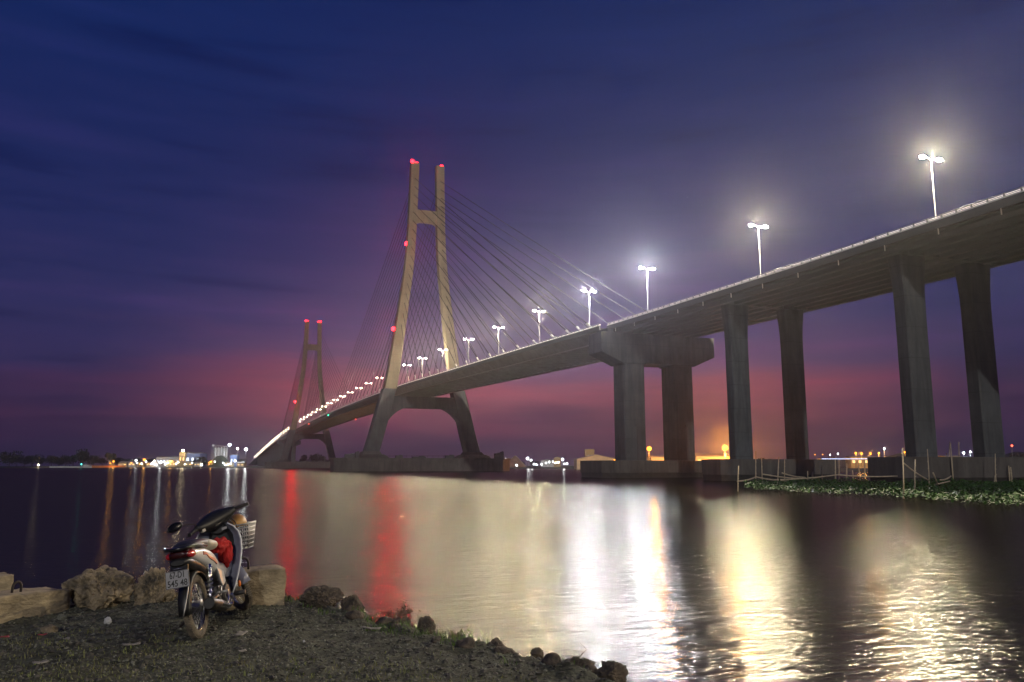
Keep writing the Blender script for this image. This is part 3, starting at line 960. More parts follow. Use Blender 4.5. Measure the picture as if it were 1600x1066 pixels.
# right hand sheds
shed(866, 876, 715, 716.5, 714.5, 'wall_amber', 'small orange lit building right of the white lamp cluster', 2, 'win_w', 'house', 8)
shed(846, 866, 720, 720.5, 719, 'wall_grey', 'low dark shed behind the white lamp cluster', 0, None, 'shed', 10)
shed(902, 962, 520, 718.5, 711.5, 'wall_cream', 'wide brown shed with a shallow gable left of the T headed pier', 0, None, 'warehouse', 26)
shed(915, 929, 560, 703.5, 703, 'wall_amber', 'square tower block rising behind the wide brown shed', 1, 'win_w', 'tower_block', 8)
lampmast(960, 505, 719.5, 'obulb', .45, 'tiny orange lamp at the right corner of the wide brown shed', power=5000, col=SOD)
shed(1018, 1044, 450, 714.5, 711.5, 'wall_cream', 'yellow lit building between the columns of the T headed pier', 3, 'win_w', 'warehouse', 14, side='ridge')
shed(1088, 1142, 450, 713.5, 709, 'wall_cream', 'long yellow lit building right of the T headed pier', 5, 'win_w', 'warehouse', 18, side='ridge')
shed(1330, 1368, 640, 714.5, 713, 'wall_amber', 'low building beneath the row of orange lamps', 4, 'win_w', 'house', 10, side='ridge')
shed(1478, 1502, 600, 713.5, 712, 'wall_amber', 'low orange lit building between the columns at the right edge', 3, 'win_w', 'house', 10, side='ridge')

# ------------------------------------------------------------------ boats and buoy
M['hull_pale'] = mat('pale_hull_paint', (.5, .52, .52), .5, var=.2, scale=.5)
M['hull_orange'] = mat('orange_hull_paint', (.55, .2, .06), .5, var=.25, scale=.5)
M['hull_dark'] = mat('dark_hull_paint', (.06, .06, .07), .5, var=.2, scale=.5)


def boat(px0, px1, D, hull, label, name, hh=1.2, cabin=True, strip=None, rh=0, cat='barge'):
    c = at_d((px0 + px1) / 2, 728, D); c.z = 0
    L_ = (px1 - px0) / FPX * D
    e = empty(name, c, -YAW)
    tag(e, label, cat)
    rings = []
    for t, w, zt in ((0, .25, 1.25), (.05, .7, 1.1), (.15, 1, 1), (.85, 1, 1), (.95, .7, 1.1), (1, .25, 1.3)):
        x = -L_ / 2 + L_ * t
        wd = 2.6 * w
        rings.append([V((x, -wd, hh * zt)), V((x, -wd * .7, -.4)), V((x, wd * .7, -.4)), V((x, wd, hh * zt))])
    MB().loft(rings, True, False).build('hull', M[hull], e)
    if cabin:
        MB().box((L_ * .36, 0, hh + .95), (L_ * .12, 3.0, 2.0)).build('cabin', M['hull_pale'], e, .05)
        MB().box((L_ * .36, 0, hh + 2.05), (L_ * .14, 3.4, .15)).build('cabin_roof', M['roof_tin'], e)
    if rh:
        for k in range(9):
            x = -L_ * .45 + L_ * .9 * k / 8
            for y in (-2.2, 2.2):
                MB().tube([(x, y, hh), (x, y, rh)], .06, 6).build('canopy_post', M['galv'], e)
        MB().box((0, 0, rh + .06), (L_ * .94, 5.0, .12)).build('canopy', M['hull_pale'], e)
    if strip:
        MB().box((0, -2.56, (rh or hh) + .05), (L_ * .93, .06, .16)).build('glow_strip', M[strip], e)
    return e


M['trail_blue'] = emission('ferry_trail_glow', (.6, .68, 1), 3.0)  # glowing bar drawn for the light trail of the moving boat
M['strip_dim'] = emission('barge_strip_glow', (.75, .85, .85), .35)
boat(78, 144, 900, 'hull_pale', 'long pale barge moored under the dark trees at far left', 'barge', 1.5, True, 'strip_dim')
ob = boat(144, 196, 900, 'hull_orange', 'long orange lit barge moored right of the pale one', 'barge', 2.4, True)
lampmast(177, 895, 721.5, 'obulb', .9, 'orange work lamp over the deck of the orange barge', 'work lamp', power=4400, col=SOD, name='work_lamp', zb=2.4)
lampmast(172, 895, 724.5, 'obulb', .6, 'lower orange work lamp left on the orange barge', 'work lamp', power=1980, col=SOD, name='work_lamp', zb=2.4)
boat(1278, 1368, 330, 'hull_dark', 'long river ferry with an added glowing strip for its blue white light trail between the right hand columns', 'river_ferry', 1.4, False, 'trail_blue', 5.1, 'ferry')
bo = empty('channel_buoy', at_d(127, 728, 700)); bo.location.z = 0
tag(bo, 'small channel buoy with a teal light on the dark water at left', 'buoy')
MB().tube([(0, 0, -.5), (0, 0, .5), (0, 0, .9)], [.8, .8, .3], 14).build('float', M['hull_dark'], bo)
MB().tube([(0, 0, .8), (0, 0, 3.2)], .12, 8).build('mast', M['galv'], bo)
MB().ball((0, 0, 3.6), .5, 2).build('lantern', M['teal'], bo)
ld = bpy.data.lights.new('buoy_lamp', 'POINT'); ld.energy = 250; ld.color = (.1, 1, .8); ld.shadow_soft_size = .4
lo = bpy.data.objects.new('buoy_lamp', ld); COL.objects.link(lo); lo.parent = bo; lo.location = (0, -.9, 3.7)

# ------------------------------------------------------------------ water hyacinth raft and bamboo
M['hyacinth'] = mat('water_hyacinth_leaf', (.065, .17, .03), .5, col2=(.022, .055, .014), scale=.9, spec=.2)
M['bamboo'] = mat('weathered_bamboo', (.55, .45, .3), .6, var=.3, scale=1.5)
front = [(1163, 766), (1200, 769.5), (1250, 772), (1330, 775.5), (1390, 780), (1440, 782), (1470, 787), (1530, 791), (1600, 797), (1700, 806), (1900, 826)]
back = [(1163, 762), (1200, 759), (1300, 757), (1450, 757), (1600, 758), (1750, 760), (1900, 764)]
poly = [at_z(x, y, 0) for x, y in front] + [at_z(x, y, 0) for x, y in reversed(back)]
PXY = [(p.x, p.y) for p in poly]


def inside(x, y, P):
    c = False
    j = len(P) - 1
    for i in range(len(P)):
        if ((P[i][1] > y) != (P[j][1] > y)) and (x < (P[j][0] - P[i][0]) * (y - P[i][1]) / (P[j][1] - P[i][1]) + P[i][0]): c = not c
        j = i
    return c


def leaf_field():
    xs = [p[0] for p in PXY]; yy = [p[1] for p in PXY]
    vs = []; fs = []
    cnt = 0
    area_n = 60000
    for _ in range(area_n):
        x, y = random.uniform(min(xs), max(xs)), random.uniform(min(yy), max(yy))
        if not inside(x, y, PXY): continue
        nz = mn.noise(V((x * .22, y * .22, 1))) + .5 * mn.noise(V((x * .8, y * .8, 5)))
        if nz < -.55: continue
        hmax = .32 + .62 * max(0, .4 + nz)
        h = hmax * random.uniform(.15, 1) ** .6
        s_ = random.uniform(.07, .15)
        th = random.uniform(0, 2 * math.pi)
        til = random.uniform(.1, 1.1)
        a = V((math.cos(th) * math.cos(til), math.sin(th) * math.cos(til), math.sin(til)))
        b2 = V((-math.sin(th), math.cos(th), random.uniform(-.25, .25)))
        p = V((x, y, h))
        k = len(vs)
        vs += [p - a * s_, p - a * s_ * .3 + b2 * s_ * .8, p + a * s_ * .6 + b2 * s_ * .6, p + a * s_ * 1.1, p + a * s_ * .6 - b2 * s_ * .6, p - a * s_ * .3 - b2 * s_ * .8]
        fs.append((k, k + 1, k + 2, k + 3, k + 4, k + 5))
    return np.array([tuple(v) for v in vs]), np.array(fs)


lv, lf = leaf_field()
hy = np_mesh('water_hyacinth', lv, lf, M['hyacinth'])
tag(hy, kind='stuff')

# standing poles: base px, base py (on the water), top px, top py
POLES = [(1153, 768, 1154, 728), (1181, 757, 1181, 705), (1191, 753, 1190, 716), (1215, 762, 1217, 714), (1226, 751, 1226, 717), (1262, 751, 1262, 736), (1269, 752, 1270, 737),
         (1285, 750, 1283, 728), (1305, 757, 1305, 718), (1311, 756, 1311, 718), (1323, 752, 1323, 724), (1333, 752, 1332, 735), (1344, 751, 1341, 726), (1351, 753, 1351, 718),
         (1365, 752, 1360, 716), (1367, 752, 1365, 731), (1380, 756, 1375, 709), (1388, 752, 1388, 730), (1392, 752, 1392, 732), (1406, 752, 1405, 722), (1402, 750, 1399, 715),
         (1412, 779, 1410, 700), (1408, 753, 1409, 712), (1417, 753, 1413, 731), (1430, 775, 1430, 718), (1432, 754, 1437, 721), (1439, 756, 1436, 734),
         (1453, 756, 1447, 727), (1452, 765, 1449, 702), (1458, 757, 1453, 695), (1461, 752, 1460, 712), (1470, 754, 1467, 723), (1480, 756, 1484, 690), (1482, 755, 1479, 708),
         (1490, 760, 1485, 692), (1501, 758, 1498, 691), (1527, 758, 1529, 715), (1557, 760, 1555, 709), (1553, 761, 1555, 742), (1578, 759, 1576, 728), (1582, 759, 1579, 730), (1601, 740, 1598, 728)]
NAMED = {0: 'leftmost bamboo pole, standing alone in open water before the plant raft', 1: 'tall dark bamboo pole at the left tip of the plant raft', 21: 'thick bamboo pole standing in front of the plant raft with its foot in open water',
         32: 'tall bamboo pole leaning right, in the densest pole cluster', 35: 'tallest upright bamboo pole just right of the densest cluster', 24: 'upright bamboo pole on the front edge of the raft, left of the dense cluster', 36: 'lone upright bamboo pole against the dark pile cap at right', 37: 'tall lone bamboo pole before the rightmost column'}
for k, (bx, by, tx, ty) in enumerate(POLES):
    p = at_z(bx, max(by, 752), 0)
    d = (p - CAM); D = d.x * _s + d.y * _c
    t = at_d(tx, ty, D + random.uniform(-.25, .25))
    mid = p.lerp(t, .5) + V((random.uniform(-.05, .05), random.uniform(-.05, .05), 0))
    r0 = random.uniform(.055, .085) * (D / 85)
    m = MB()
    q0 = p - (t - p) * .15
    m.tube([q0 - p, mid - p, t - p], [r0, r0 * .9, r0 * .75], 8)
    for q in range(1, 6):
        c = (t - p) * (q / 6 + random.uniform(-.03, .03))
        m.tube([c - (t - p).normalized() * .03, c + (t - p).normalized() * .03], r0 * 1.18, 8)
    o = m.build('bamboo_pole', M['bamboo'])
    o.location = p
    tag(o, NAMED.get(k, 'thin upright bamboo pole among the many poles behind the plant raft'), 'bamboo pole', 'bamboo poles around the plant raft')
RAILS = [((1152, 752, .5), (1182, 745, 1.0), 'sloping bamboo rail from the leftmost pole to the tip of the raft'),
         ((1180, 745, 1.0), (1232, 751, .6), 'bamboo rail falling right from the raft tip'),
         ((1192, 741, 1.1), (1262, 748, .8), 'thin bamboo rail behind the left end of the raft'),
         ((1208, 750, .7), (1308, 742, 1.0), 'long bamboo rail rising to the right along the back of the raft'),
         ((1308, 742, 1.0), (1402, 744, .9), 'long level bamboo rail along the middle of the raft'),
         ((1222, 739, 1.3), (1258, 746, .8), 'short bamboo rail crossing behind two poles at the left'),
         ((1411, 723, 1.9), (1450, 750, .6), 'bamboo strut leaning down right from the thick front pole'),
         ((1410, 764, .4), (1484, 752, .9), 'pale bamboo rail lying on the front edge of the raft'),
         ((1458, 739, 1.2), (1470, 765, .2), 'slanting bamboo strut in the densest cluster'),
         ((1469, 750, .8), (1486, 744, 1.1), 'short bamboo rail at the right of the densest cluster'),
         ((1223, 761, .3), (1238, 767, .1), 'thin bamboo splint lying in the leaves near the raft tip'),
         ((1305, 763, .3), (1322, 771, .05), 'thin bamboo splint dipping from the raft into the water'),
         ((1249, 767, .1), (1265, 762, .4), 'thin pale bamboo splint on the front leaves of the raft')]
for (ax, ay, az), (bx, by, bz), lab in RAILS:
    D = 88 if ax < 1400 else 78
    a = at_d(ax, ay, D); b2 = at_d(bx, by, D + 3)
    m = MB()
    n = 6
    pts = [a.lerp(b2, q / n) + V((0, 0, -.12 * math.sin(math.pi * q / n))) - a for q in range(n + 1)]
    m.tube(pts, [.07] * (n + 1), 8)
    for q in range(1, n): m.tube([pts[q] - (b2 - a).normalized() * .03, pts[q] + (b2 - a).normalized() * .03], .085, 8)
    o = m.build('bamboo_rail', M['bamboo'])
    o.location = a
    tag(o, lab, 'bamboo rail', 'bamboo rails around the plant raft')

#PART3
# ------------------------------------------------------------------ near bank
OX, OY = CAM.x, CAM.y
EP = [(-400, 40), (-60, 12.5), (-20, 11.6), (-6, 11.0), (-2, 10.75), (0, 10.6), (.9, 10.05), (1.35, 9.3), (1.7, 8.2), (2.05, 7.15), (2.55, 6.35), (2.95, 5.35), (3.3, 4.0), (4.5, 1.5), (8, -3), (25, -20), (120, -95), (420, -330)]
EPA = np.array(EP, float)


def sdist(x, y):
    """distance inside the bank edge (positive = on land), arrays of bank coordinates"""
    x = np.asarray(x, float); y = np.asarray(y, float)
    best = np.full(x.shape, 1e9); sgn = np.ones(x.shape)
    for (x0, y0), (x1, y1) in zip(EP[:-1], EP[1:]):
        dx, dy = x1 - x0, y1 - y0
        t = np.clip(((x - x0) * dx + (y - y0) * dy) / (dx * dx + dy * dy), 0, 1)
        ex, ey = x - (x0 + t * dx), y - (y0 + t * dy)
        d = np.hypot(ex, ey)
        cr = dx * ey - dy * ex
        m = d < best - 1e-9
        best = np.where(m, d, best); sgn = np.where(m, np.where(cr <= 0, 1, -1), sgn)
    return best * sgn


def nz(x, y, s, k=0.0):
    return mn.noise(V((x * s, y * s, k)))


def gh(x, y):
    d = float(sdist(np.array([x]), np.array([y]))[0])
    return gh_d(x, y, d)


def gh_d(x, y, d):
    d2 = d + .18 * nz(x, y, 1.3) + .10 * nz(x, y, 3.7, 2)
    if d2 > .25: h = 1.0
    else: h = 1.0 - (.25 - d2) * .62 - .10 * min(1, (.25 - d2))
    near = max(0.0, 1 - max(0, math.hypot(x, y - 6) - 12) / 30)
    h += near * (.045 * nz(x, y, 1.1, 3) + .026 * nz(x, y, 3.1, 4) + .013 * nz(x, y, 9, 7) + .006 * nz(x, y, 22, 9))
    if d2 < .4: h += .05 * nz(x, y, 5, 11)
    return max(h, -1.4)


def spaced(lo, a, b, hi, st, grow=1.25):
    c = list(np.arange(a, b + 1e-6, st))
    s_ = st
    while c[-1] < hi: s_ *= grow; c.append(min(hi, c[-1] + s_))
    s_ = st
    while c[0] > lo: s_ *= grow; c.insert(0, max(lo, c[0] - s_))
    return np.array(c)


gx = spaced(-350, -5.5, 3.8, 380, .05)
gy = spaced(-330, 3.0, 11.2, 40, .05)
XX, YY = np.meshgrid(gx, gy)
DD = sdist(XX.ravel(), YY.ravel())
zz = np.array([gh_d(a, b, d) for a, b, d in zip(XX.ravel(), YY.ravel(), DD)])
nx, ny = len(gx), len(gy)
ii = np.arange(nx * ny).reshape(ny, nx)
gf = np.stack([ii[:-1, :-1].ravel(), ii[:-1, 1:].ravel(), ii[1:, 1:].ravel(), ii[1:, :-1].ravel()], 1)
M['ground'] = mat('gravel_soil', (.145, .15, .105), .95, col2=(.034, .035, .026), scale=9, bump=.9, bscale=40, spec=.2)
g = np_mesh('near_bank_ground', np.stack([XX.ravel() + OX, YY.ravel() + OY, zz], 1), gf, M['ground'], None, True)
tag(g, kind='structure')


def G(px, py, z=1.0):
    return at_z(px, py, z)


def rel(p):
    return p.x - OX, p.y - OY


# loose gravel: thousands of chips
octv = np.array([(1, 0, 0), (-1, 0, 0), (0, 1, 0), (0, -1, 0), (0, 0, 1), (0, 0, -1)], float)
octf = np.array([(0, 2, 4), (2, 1, 4), (1, 3, 4), (3, 0, 4), (2, 0, 5), (1, 2, 5), (3, 1, 5), (0, 3, 5)])


def gravel(n, name, material, smin, smax, seed, thresh=-.9):
    r2 = np.random.default_rng(seed)
    x = r2.uniform(-4.6, 3.4, n); y = r2.uniform(3.2, 10.9, n)
    d = sdist(x, y)
    V_, F_ = [], []
    b = 0
    for i in range(n):
        if d[i] < -.55: continue
        c = nz(x[i], y[i], 1.6, 21) + .6 * nz(x[i], y[i], 5, 23)
        if c < thresh: continue
        s_ = smin + (smax - smin) * r2.random() ** 3.2
        Q = octv * np.array([s_ * r2.uniform(.7, 1.4), s_ * r2.uniform(.7, 1.4), s_ * r2.uniform(.35, .8)]) * r2.uniform(.75, 1.25, (6, 1))
        th = r2.uniform(0, 6.28); ti = r2.uniform(-.6, .6)
        ca, sa, cb, sb = math.cos(th), math.sin(th), math.cos(ti), math.sin(ti)
        Q = Q @ np.array([[ca, sa, 0], [-sa, ca, 0], [0, 0, 1]]) @ np.array([[1, 0, 0], [0, cb, sb], [0, -sb, cb]])
        Q += (x[i] + OX, y[i] + OY, gh_d(x[i], y[i], d[i]) + s_ * .12)
        V_.append(Q); F_.append(octf + b); b += 6
    o = np_mesh(name, np.concatenate(V_), np.concatenate(F_), material)
    tag(o, kind='stuff')


M['gravel_a'] = mat('grey_gravel', (.27, .275, .215), .9, col2=(.065, .066, .05), scale=14, thr=(.3, .75))
M['gravel_b'] = mat('dark_gravel', (.13, .122, .10), .9, col2=(.035, .034, .03), scale=5)
gravel(30000, 'gravel', M['gravel_a'], .005, .017, 3, -.45)
gravel(20000, 'gravel', M['gravel_b'], .006, .030, 4)


def blades(n, name, material, x0, x1, y0, y1, hmin, hmax, seed, dens, wd=.0035):
    r2 = np.random.default_rng(seed)
    X, Y = r2.uniform(x0, x1, n), r2.uniform(y0, y1, n)
    D = sdist(X, Y)
    Vs, Fs = [], []
    b = 0
    for x, y, d in zip(X, Y, D):
        if not dens(x, y, d): continue
        z = gh_d(x, y, d) - .005
        h = r2.uniform(hmin, hmax); th = r2.uniform(0, 6.28); ln = r2.uniform(.1, 1.1) * h
        dx, dy = math.cos(th), math.sin(th)
        w = wd * r2.uniform(.6, 1.5)
        p = np.array([(x - dy * w, y + dx * w, z), (x + dy * w, y - dx * w, z), (x + dx * ln * .4 + dy * w * .8, y + dy * ln * .4 - dx * w * .8, z + h * .6), (x + dx * ln * .4 - dy * w * .8, y + dy * ln * .4 + dx * w * .8, z + h * .6),
                      (x + dx * ln, y + dy * ln, z + h), (x + dx * ln + .0004, y + dy * ln, z + h)]) + (OX, OY, 0)
        Vs.append(p); Fs.append(np.array([(0, 1, 2, 3), (3, 2, 5, 4)]) + b); b += 6
    o = np_mesh(name, np.concatenate(Vs), np.concatenate(Fs), material)
    tag(o, kind='stuff')


M['grass'] = mat('short_grass', (.17, .22, .06), .7, col2=(.16, .14, .06), scale=3)
M['grass2'] = mat('green_grass', (.10, .17, .03), .6, var=.4, scale=4)


def dens_a(x, y, d):
    # lower left of the picture, thinning out to the right and with distance
    t = (7.3 - y) / 1.7 + (.5 - x) / 2.4 + 1.1 * nz(x, y, 1.4, 31) + .6 * nz(x, y, 5, 33)
    return t > random.random() * 2.2


blades(60000, 'ground_grass', M['grass'], -4.4, 2.2, 3.6, 9.6, .010, .04, 5, dens_a)


def dens_b(x, y, d):
    return -.35 < d < .55 and (nz(x, y, 2.0, 41) > .08)


blades(9000, 'edge_grass', M['grass2'], .6, 2.8, 5.6, 10.2, .02, .07, 6, dens_b)

# ------------------------------------------------------------------ rocks and concrete blocks
M['rock'] = mat('tan_rock', (.34, .27, .17), .9, col2=(.045, .04, .032), scale=5.5, bump=.8, bscale=9, thr=(.36, .6))
M['rock_dark'] = mat('dark_rock', (.15, .115, .08), .92, col2=(.03, .027, .024), scale=6, bump=.8, bscale=10, thr=(.35, .68))
M['block'] = mat('cast_block_concrete', (.36, .295, .19), .9, col2=(.13, .105, .07), scale=2.6, bump=.5, bscale=14, thr=(.34, .56), stretch=(1, 1, 1.8))
M['iron'] = mat('rusty_iron', (.045, .035, .03), .7, .5, var=.3, scale=20)


def rock(px0, px1, ytop, ybase, key, seed, label, rough=.35, depth=.9, name='rock', cat='rock', sink=.5, zg=1.0):
    p = G((px0 + px1) / 2, ybase, zg)
    d = (p - CAM); D = d.x * _s + d.y * _c
    W = (px1 - px0) / FPX * D
    H = (ybase - ytop) / FPX * D
    bm = bmesh.new()
    bmesh.ops.create_icosphere(bm, subdivisions=5, radius=1)
    so = V((seed * 7.3, seed * 3.1, seed * 1.7))
    for v in bm.verts:
        n = v.co.normalized()
        # faceted: flatten along random planes
        r_ = 1.0
        for k in range(11):
            q = V((mn.noise(so + V((k * 3.3, 0, 1))), mn.noise(so + V((0, k * 2.7, 2))), mn.noise(so + V((1, 2, k * 4.1))))).normalized()
            lim = .62 + .3 * abs(mn.noise(so + V((k, k, k))))
            dt = n.dot(q)
            if dt > 0: r_ = min(r_, lim / dt)
        r_ *= 1 + rough * .35 * mn.noise(n * 2.2 + so) + rough * .22 * mn.noise(n * 5 + so) + rough * .17 * mn.noise(n * 11 + so) + rough * .13 * mn.noise(n * 24 + so)
        v.co = n * r_
    xs = [v.co.x for v in bm.verts]; zs = [v.co.z for v in bm.verts]
    cx, cw = (max(xs) + min(xs)) / 2, max(xs) - min(xs)
    z0, zh = min(zs), max(zs) - min(zs)
    for v in bm.verts:
        v.co.x = (v.co.x - cx) / cw * W
        v.co.y = v.co.y / 2 * W * depth
        v.co.z = ((v.co.z - z0) / zh * (1 + sink) - sink) * H
    me = bpy.data.meshes.new(name)
    bm.to_mesh(me); bm.free()
    for q in me.polygons: q.use_smooth = False
    me.materials.append(M[key])
    o = bpy.data.objects.new(name, me); COL.objects.link(o)
    o.location = V((p.x, p.y, zg)) + fwd * (W * depth * .35)
    o.rotation_euler = (0, 0, -YAW)
    tag(o, label, cat)
    return o


rock(86, 188, 894, 950, 'rock', 1, 'large pitted tan boulder between the left concrete block and the motorbike', .5)
rock(203, 268, 891, 944, 'rock', 2, 'jagged tan boulder right behind the number plate of the motorbike', .75)
rock(464, 533, 921, 950, 'rock_dark', 3, 'craggy brown boulder right of the concrete block behind the motorbike', .8)
rock(530, 567, 933, 959, 'rock_dark', 4, 'smaller pointed brown rock right of the craggy boulder', .6)
rock(596, 640, 968, 985, 'rock_dark', 5, 'dark low rock under the dry bush on the bank edge', .6, zg=.95)
rock(645, 680, 967, 993, 'rock_dark', 6, 'rounded dark rock right of the dry bush', .5, zg=.95)
rock(756, 790, 1001, 1018, 'rock_dark', 7, 'dark rock with a flat top beside the tall grass blades on the bank edge', .5, zg=.95)
rock(828, 850, 1014, 1026, 'rock_dark', 8, 'small brown stone on the bank edge right of the flat topped rock', .4, zg=.95)
rock(885, 932, 1030, 1050, 'rock_dark', 9, 'broad brown stone low on the bank edge', .5, zg=.93)
rock(930, 985, 1038, 1064, 'rock_dark', 10, 'rightmost rough brown stone on the bank edge at the bottom of the picture', .6, zg=.93)
rock(58, 84, 978, 990, 'rock', 12, 'small tan stone lying on the gravel below the left block', .5)
rock(88, 101, 960, 967, 'gravel_a', 13, 'grey pebble near the foot of the left block', .5)
rock(160, 172, 965, 973, 'wall_grey', 14, 'pinkish pale chip on the gravel below the large boulder', .4)
rock(470, 477, 1001, 1008, 'wall_grey', 15, 'pale chip alone on the dark gravel in the middle foreground', .4)
# many smaller stones crowd the rim of the bank
random.seed(31)
for k in range(64):
    t = random.uniform(0, 1)
    i0 = 6 + int(t * 5.999)
    f = random.random()
    ex = EP[i0][0] + (EP[i0 + 1][0] - EP[i0][0]) * f - .05 + random.uniform(-.25, .28)
    ey = EP[i0][1] + (EP[i0 + 1][1] - EP[i0][1]) * f - .05 + random.uniform(-.25, .2)
    if ex < .95: continue
    r_ = random.uniform(.03, .085)
    sm_ = MB().ball((0, 0, 0), (r_ * random.uniform(.9, 1.5), r_ * random.uniform(.8, 1.2), r_ * random.uniform(.55, .85)), 3)
    so = V((k * 1.7, k * .9, 3))
    sm_.v = [tuple(V(p) * (1 + .35 * mn.noise(V(p) / r_ * 1.1 + so) + .2 * mn.noise(V(p) / r_ * 3 + so))) for p in sm_.v]
    o = sm_.build('edge_stone', M['rock_dark'])
    o.location = (ex + OX, ey + OY, gh(ex, ey) + r_ * .12)
    o.rotation_euler = (random.uniform(-.4, .4), random.uniform(-.4, .4), random.uniform(0, 6))
    tag(o, 'small dark stone crowding the rim of the gravel bank by the water', 'stone', 'small stones along the bank rim')


def block(p0, p1, h, depth, label, loops, tilt=0.0, name='concrete_block', sink=.06, rough=.012):
    """cast block whose front lower edge runs from p0 to p1"""
    e = empty(name, p0)
    tag(e, label, 'concrete block')
    d = V((p1.x - p0.x, p1.y - p0.y, 0))
    L_ = d.length
    rz = math.atan2(d.y, d.x)
    e.rotation_euler = (0, tilt, rz)
    bm = bmesh.new()
    bmesh.ops.create_cube(bm, size=1)
    bmesh.ops.subdivide_edges(bm, edges=bm.edges, cuts=15, use_grid_fill=True)
    for v in bm.verts:
        q = V(((v.co.x + .5) * L_, (v.co.y + .5) * depth, (v.co.z + .5) * (h + sink) - sink))
        edge_ = sum(1 for t in (abs(v.co.x), abs(v.co.y), abs(v.co.z)) if t > .46)
        n = V((mn.noise(q * 7 + p0), mn.noise(q * 7 + V((9, 2, 1))), mn.noise(q * 7 + V((3, 8, 5)))))
        n2 = V((mn.noise(q * 22 + p0), mn.noise(q * 22 + V((9, 2, 1))), mn.noise(q * 22 + V((3, 8, 5)))))
        q += n * rough * (1.6 if edge_ > 1 else 1) + n2 * rough * (.9 if edge_ > 1 else .35)
        v.co = q
    me = bpy.data.meshes.new('body'); bm.to_mesh(me); bm.free()
    for q in me.polygons: q.use_smooth = True
    me.materials.append(M['block'])
    o = bpy.data.objects.new('body', me); COL.objects.link(o); o.parent = e
    for (lx, ly, wv, hv) in loops:
        pts = [(lx + wv / 2 * math.cos(a), ly, h + hv * (.45 if abs(math.cos(a)) > .99 else .45 + .55 * math.sin(a))) for a in [math.pi * k / 10 for k in range(11)]]
        pts = [(lx + wv / 2, ly, h - .05)] + pts + [(lx - wv / 2, ly, h - .05)]
        MB().tube(pts, .012, 8).build('lifting_loop', M['iron'], e)
    return e


pL1, pL0 = G(109, 950), G(-60, 985)
block(pL0, pL1, .25, .42, 'long tan concrete block at the left edge with an iron lifting loop', [((pL1 - pL0).length - .47, .22, .10, .10)], .05)
pB0, pB1 = G(-30, 930), G(19, 925)
block(pB0, pB1, .19, .4, 'second tan concrete block, only its corner showing at the left edge behind the long one', [], 0)
pR0, pR1 = G(335, 956), G(446, 944)
block(pR0, pR1, .36, .32, 'squarish tan concrete block right behind the front wheel of the motorbike', [((pR1 - pR0).length * .47, .2, .11, .12)], -.02)

# ------------------------------------------------------------------ litter, twigs, bush, grass blades
M['paper'] = mat('pale_paper', (.27, .25, .21), .8, var=.15, scale=20)
M['pinkpl'] = mat('faded_red_plastic', (.35, .06, .06), .6, var=.2, scale=20)
M['twig'] = mat('dry_twig', (.22, .17, .11), .9, var=.3, scale=20)
M['dark_twig'] = mat('dark_twig', (.06, .045, .03), .9, var=.3, scale=20)


def litter(px, py, w, h, key, label, name, cat, rz=0.0):
    p = G(px, py); x, y = rel(p)
    vs, fs = [], []
    for j in range(5):
        for i in range(6):
            u, v_ = i / 5 - .5, j / 4 - .5
            vs.append(V((u * w, v_ * h, .008 + .012 * mn.noise(V((u * 3, v_ * 3, px))) + .014 * abs(u))))
    for j in range(4):
        for i in range(5): fs.append((j * 6 + i, j * 6 + i + 1, j * 6 + i + 7, j * 6 + i + 6))
    o = MB().add(vs, fs, True).build(name, M[key])
    o.location = (p.x, p.y, gh(x, y) + .014); o.rotation_euler = (0.12, 0, rz)
    m = o.modifiers.new('thick', 'SOLIDIFY'); m.thickness = .003
    tag(o, label, cat)


litter(376, 998, .075, .11, 'paper', 'pale square scrap of paper on the gravel right of the rear wheel', 'paper_scrap', 'litter', -.6)
litter(205, 1011, .13, .05, 'paper', 'long crumpled pale wrapper on the ground left of the rear wheel', 'wrapper', 'litter', .2)
litter(63, 1036, .10, .05, 'paper', 'pale dry leaf scrap at the lower left of the picture', 'dry_leaf', 'litter', .5)
litter(66, 996, .07, .03, 'pinkpl', 'faded red plastic strip below the small tan stone', 'plastic_strip', 'litter', 0)
litter(6, 1003, .07, .04, 'pinkpl', 'faded red plastic scrap at the far left edge of the ground', 'plastic_strip', 'litter', .3)
litter(580, 987, .19, .045, 'paper', 'long pale strip of litter on the bank left of the dry bush', 'wrapper', 'litter', -.75)
litter(103, 1003, .05, .03, 'paper', 'tiny pale scrap left of the crumpled wrapper', 'paper_scrap', 'litter', .9)
litter(378, 1026, .06, .04, 'paper', 'small pale scrap below the square paper scrap', 'paper_scrap', 'litter', .3)


def branch(m, p, d, L_, r, depth):
    q = p + d * L_
    mid = p.lerp(q, .5) + V((random.gauss(0, .04), random.gauss(0, .04), random.gauss(0, .03))) * L_
    m.tube([p, mid, q], [r, r * .8, r * .55], 5, False)
    if depth == 0: return
    for k in range(random.choice((2, 2, 3))):
        d2 = (d + V((random.gauss(0, .55), random.gauss(0, .55), random.gauss(.05, .35)))).normalized()
        branch(m, p.lerp(q, random.uniform(.45, 1)), d2, L_ * random.uniform(.55, .8), r * .6, depth - 1)


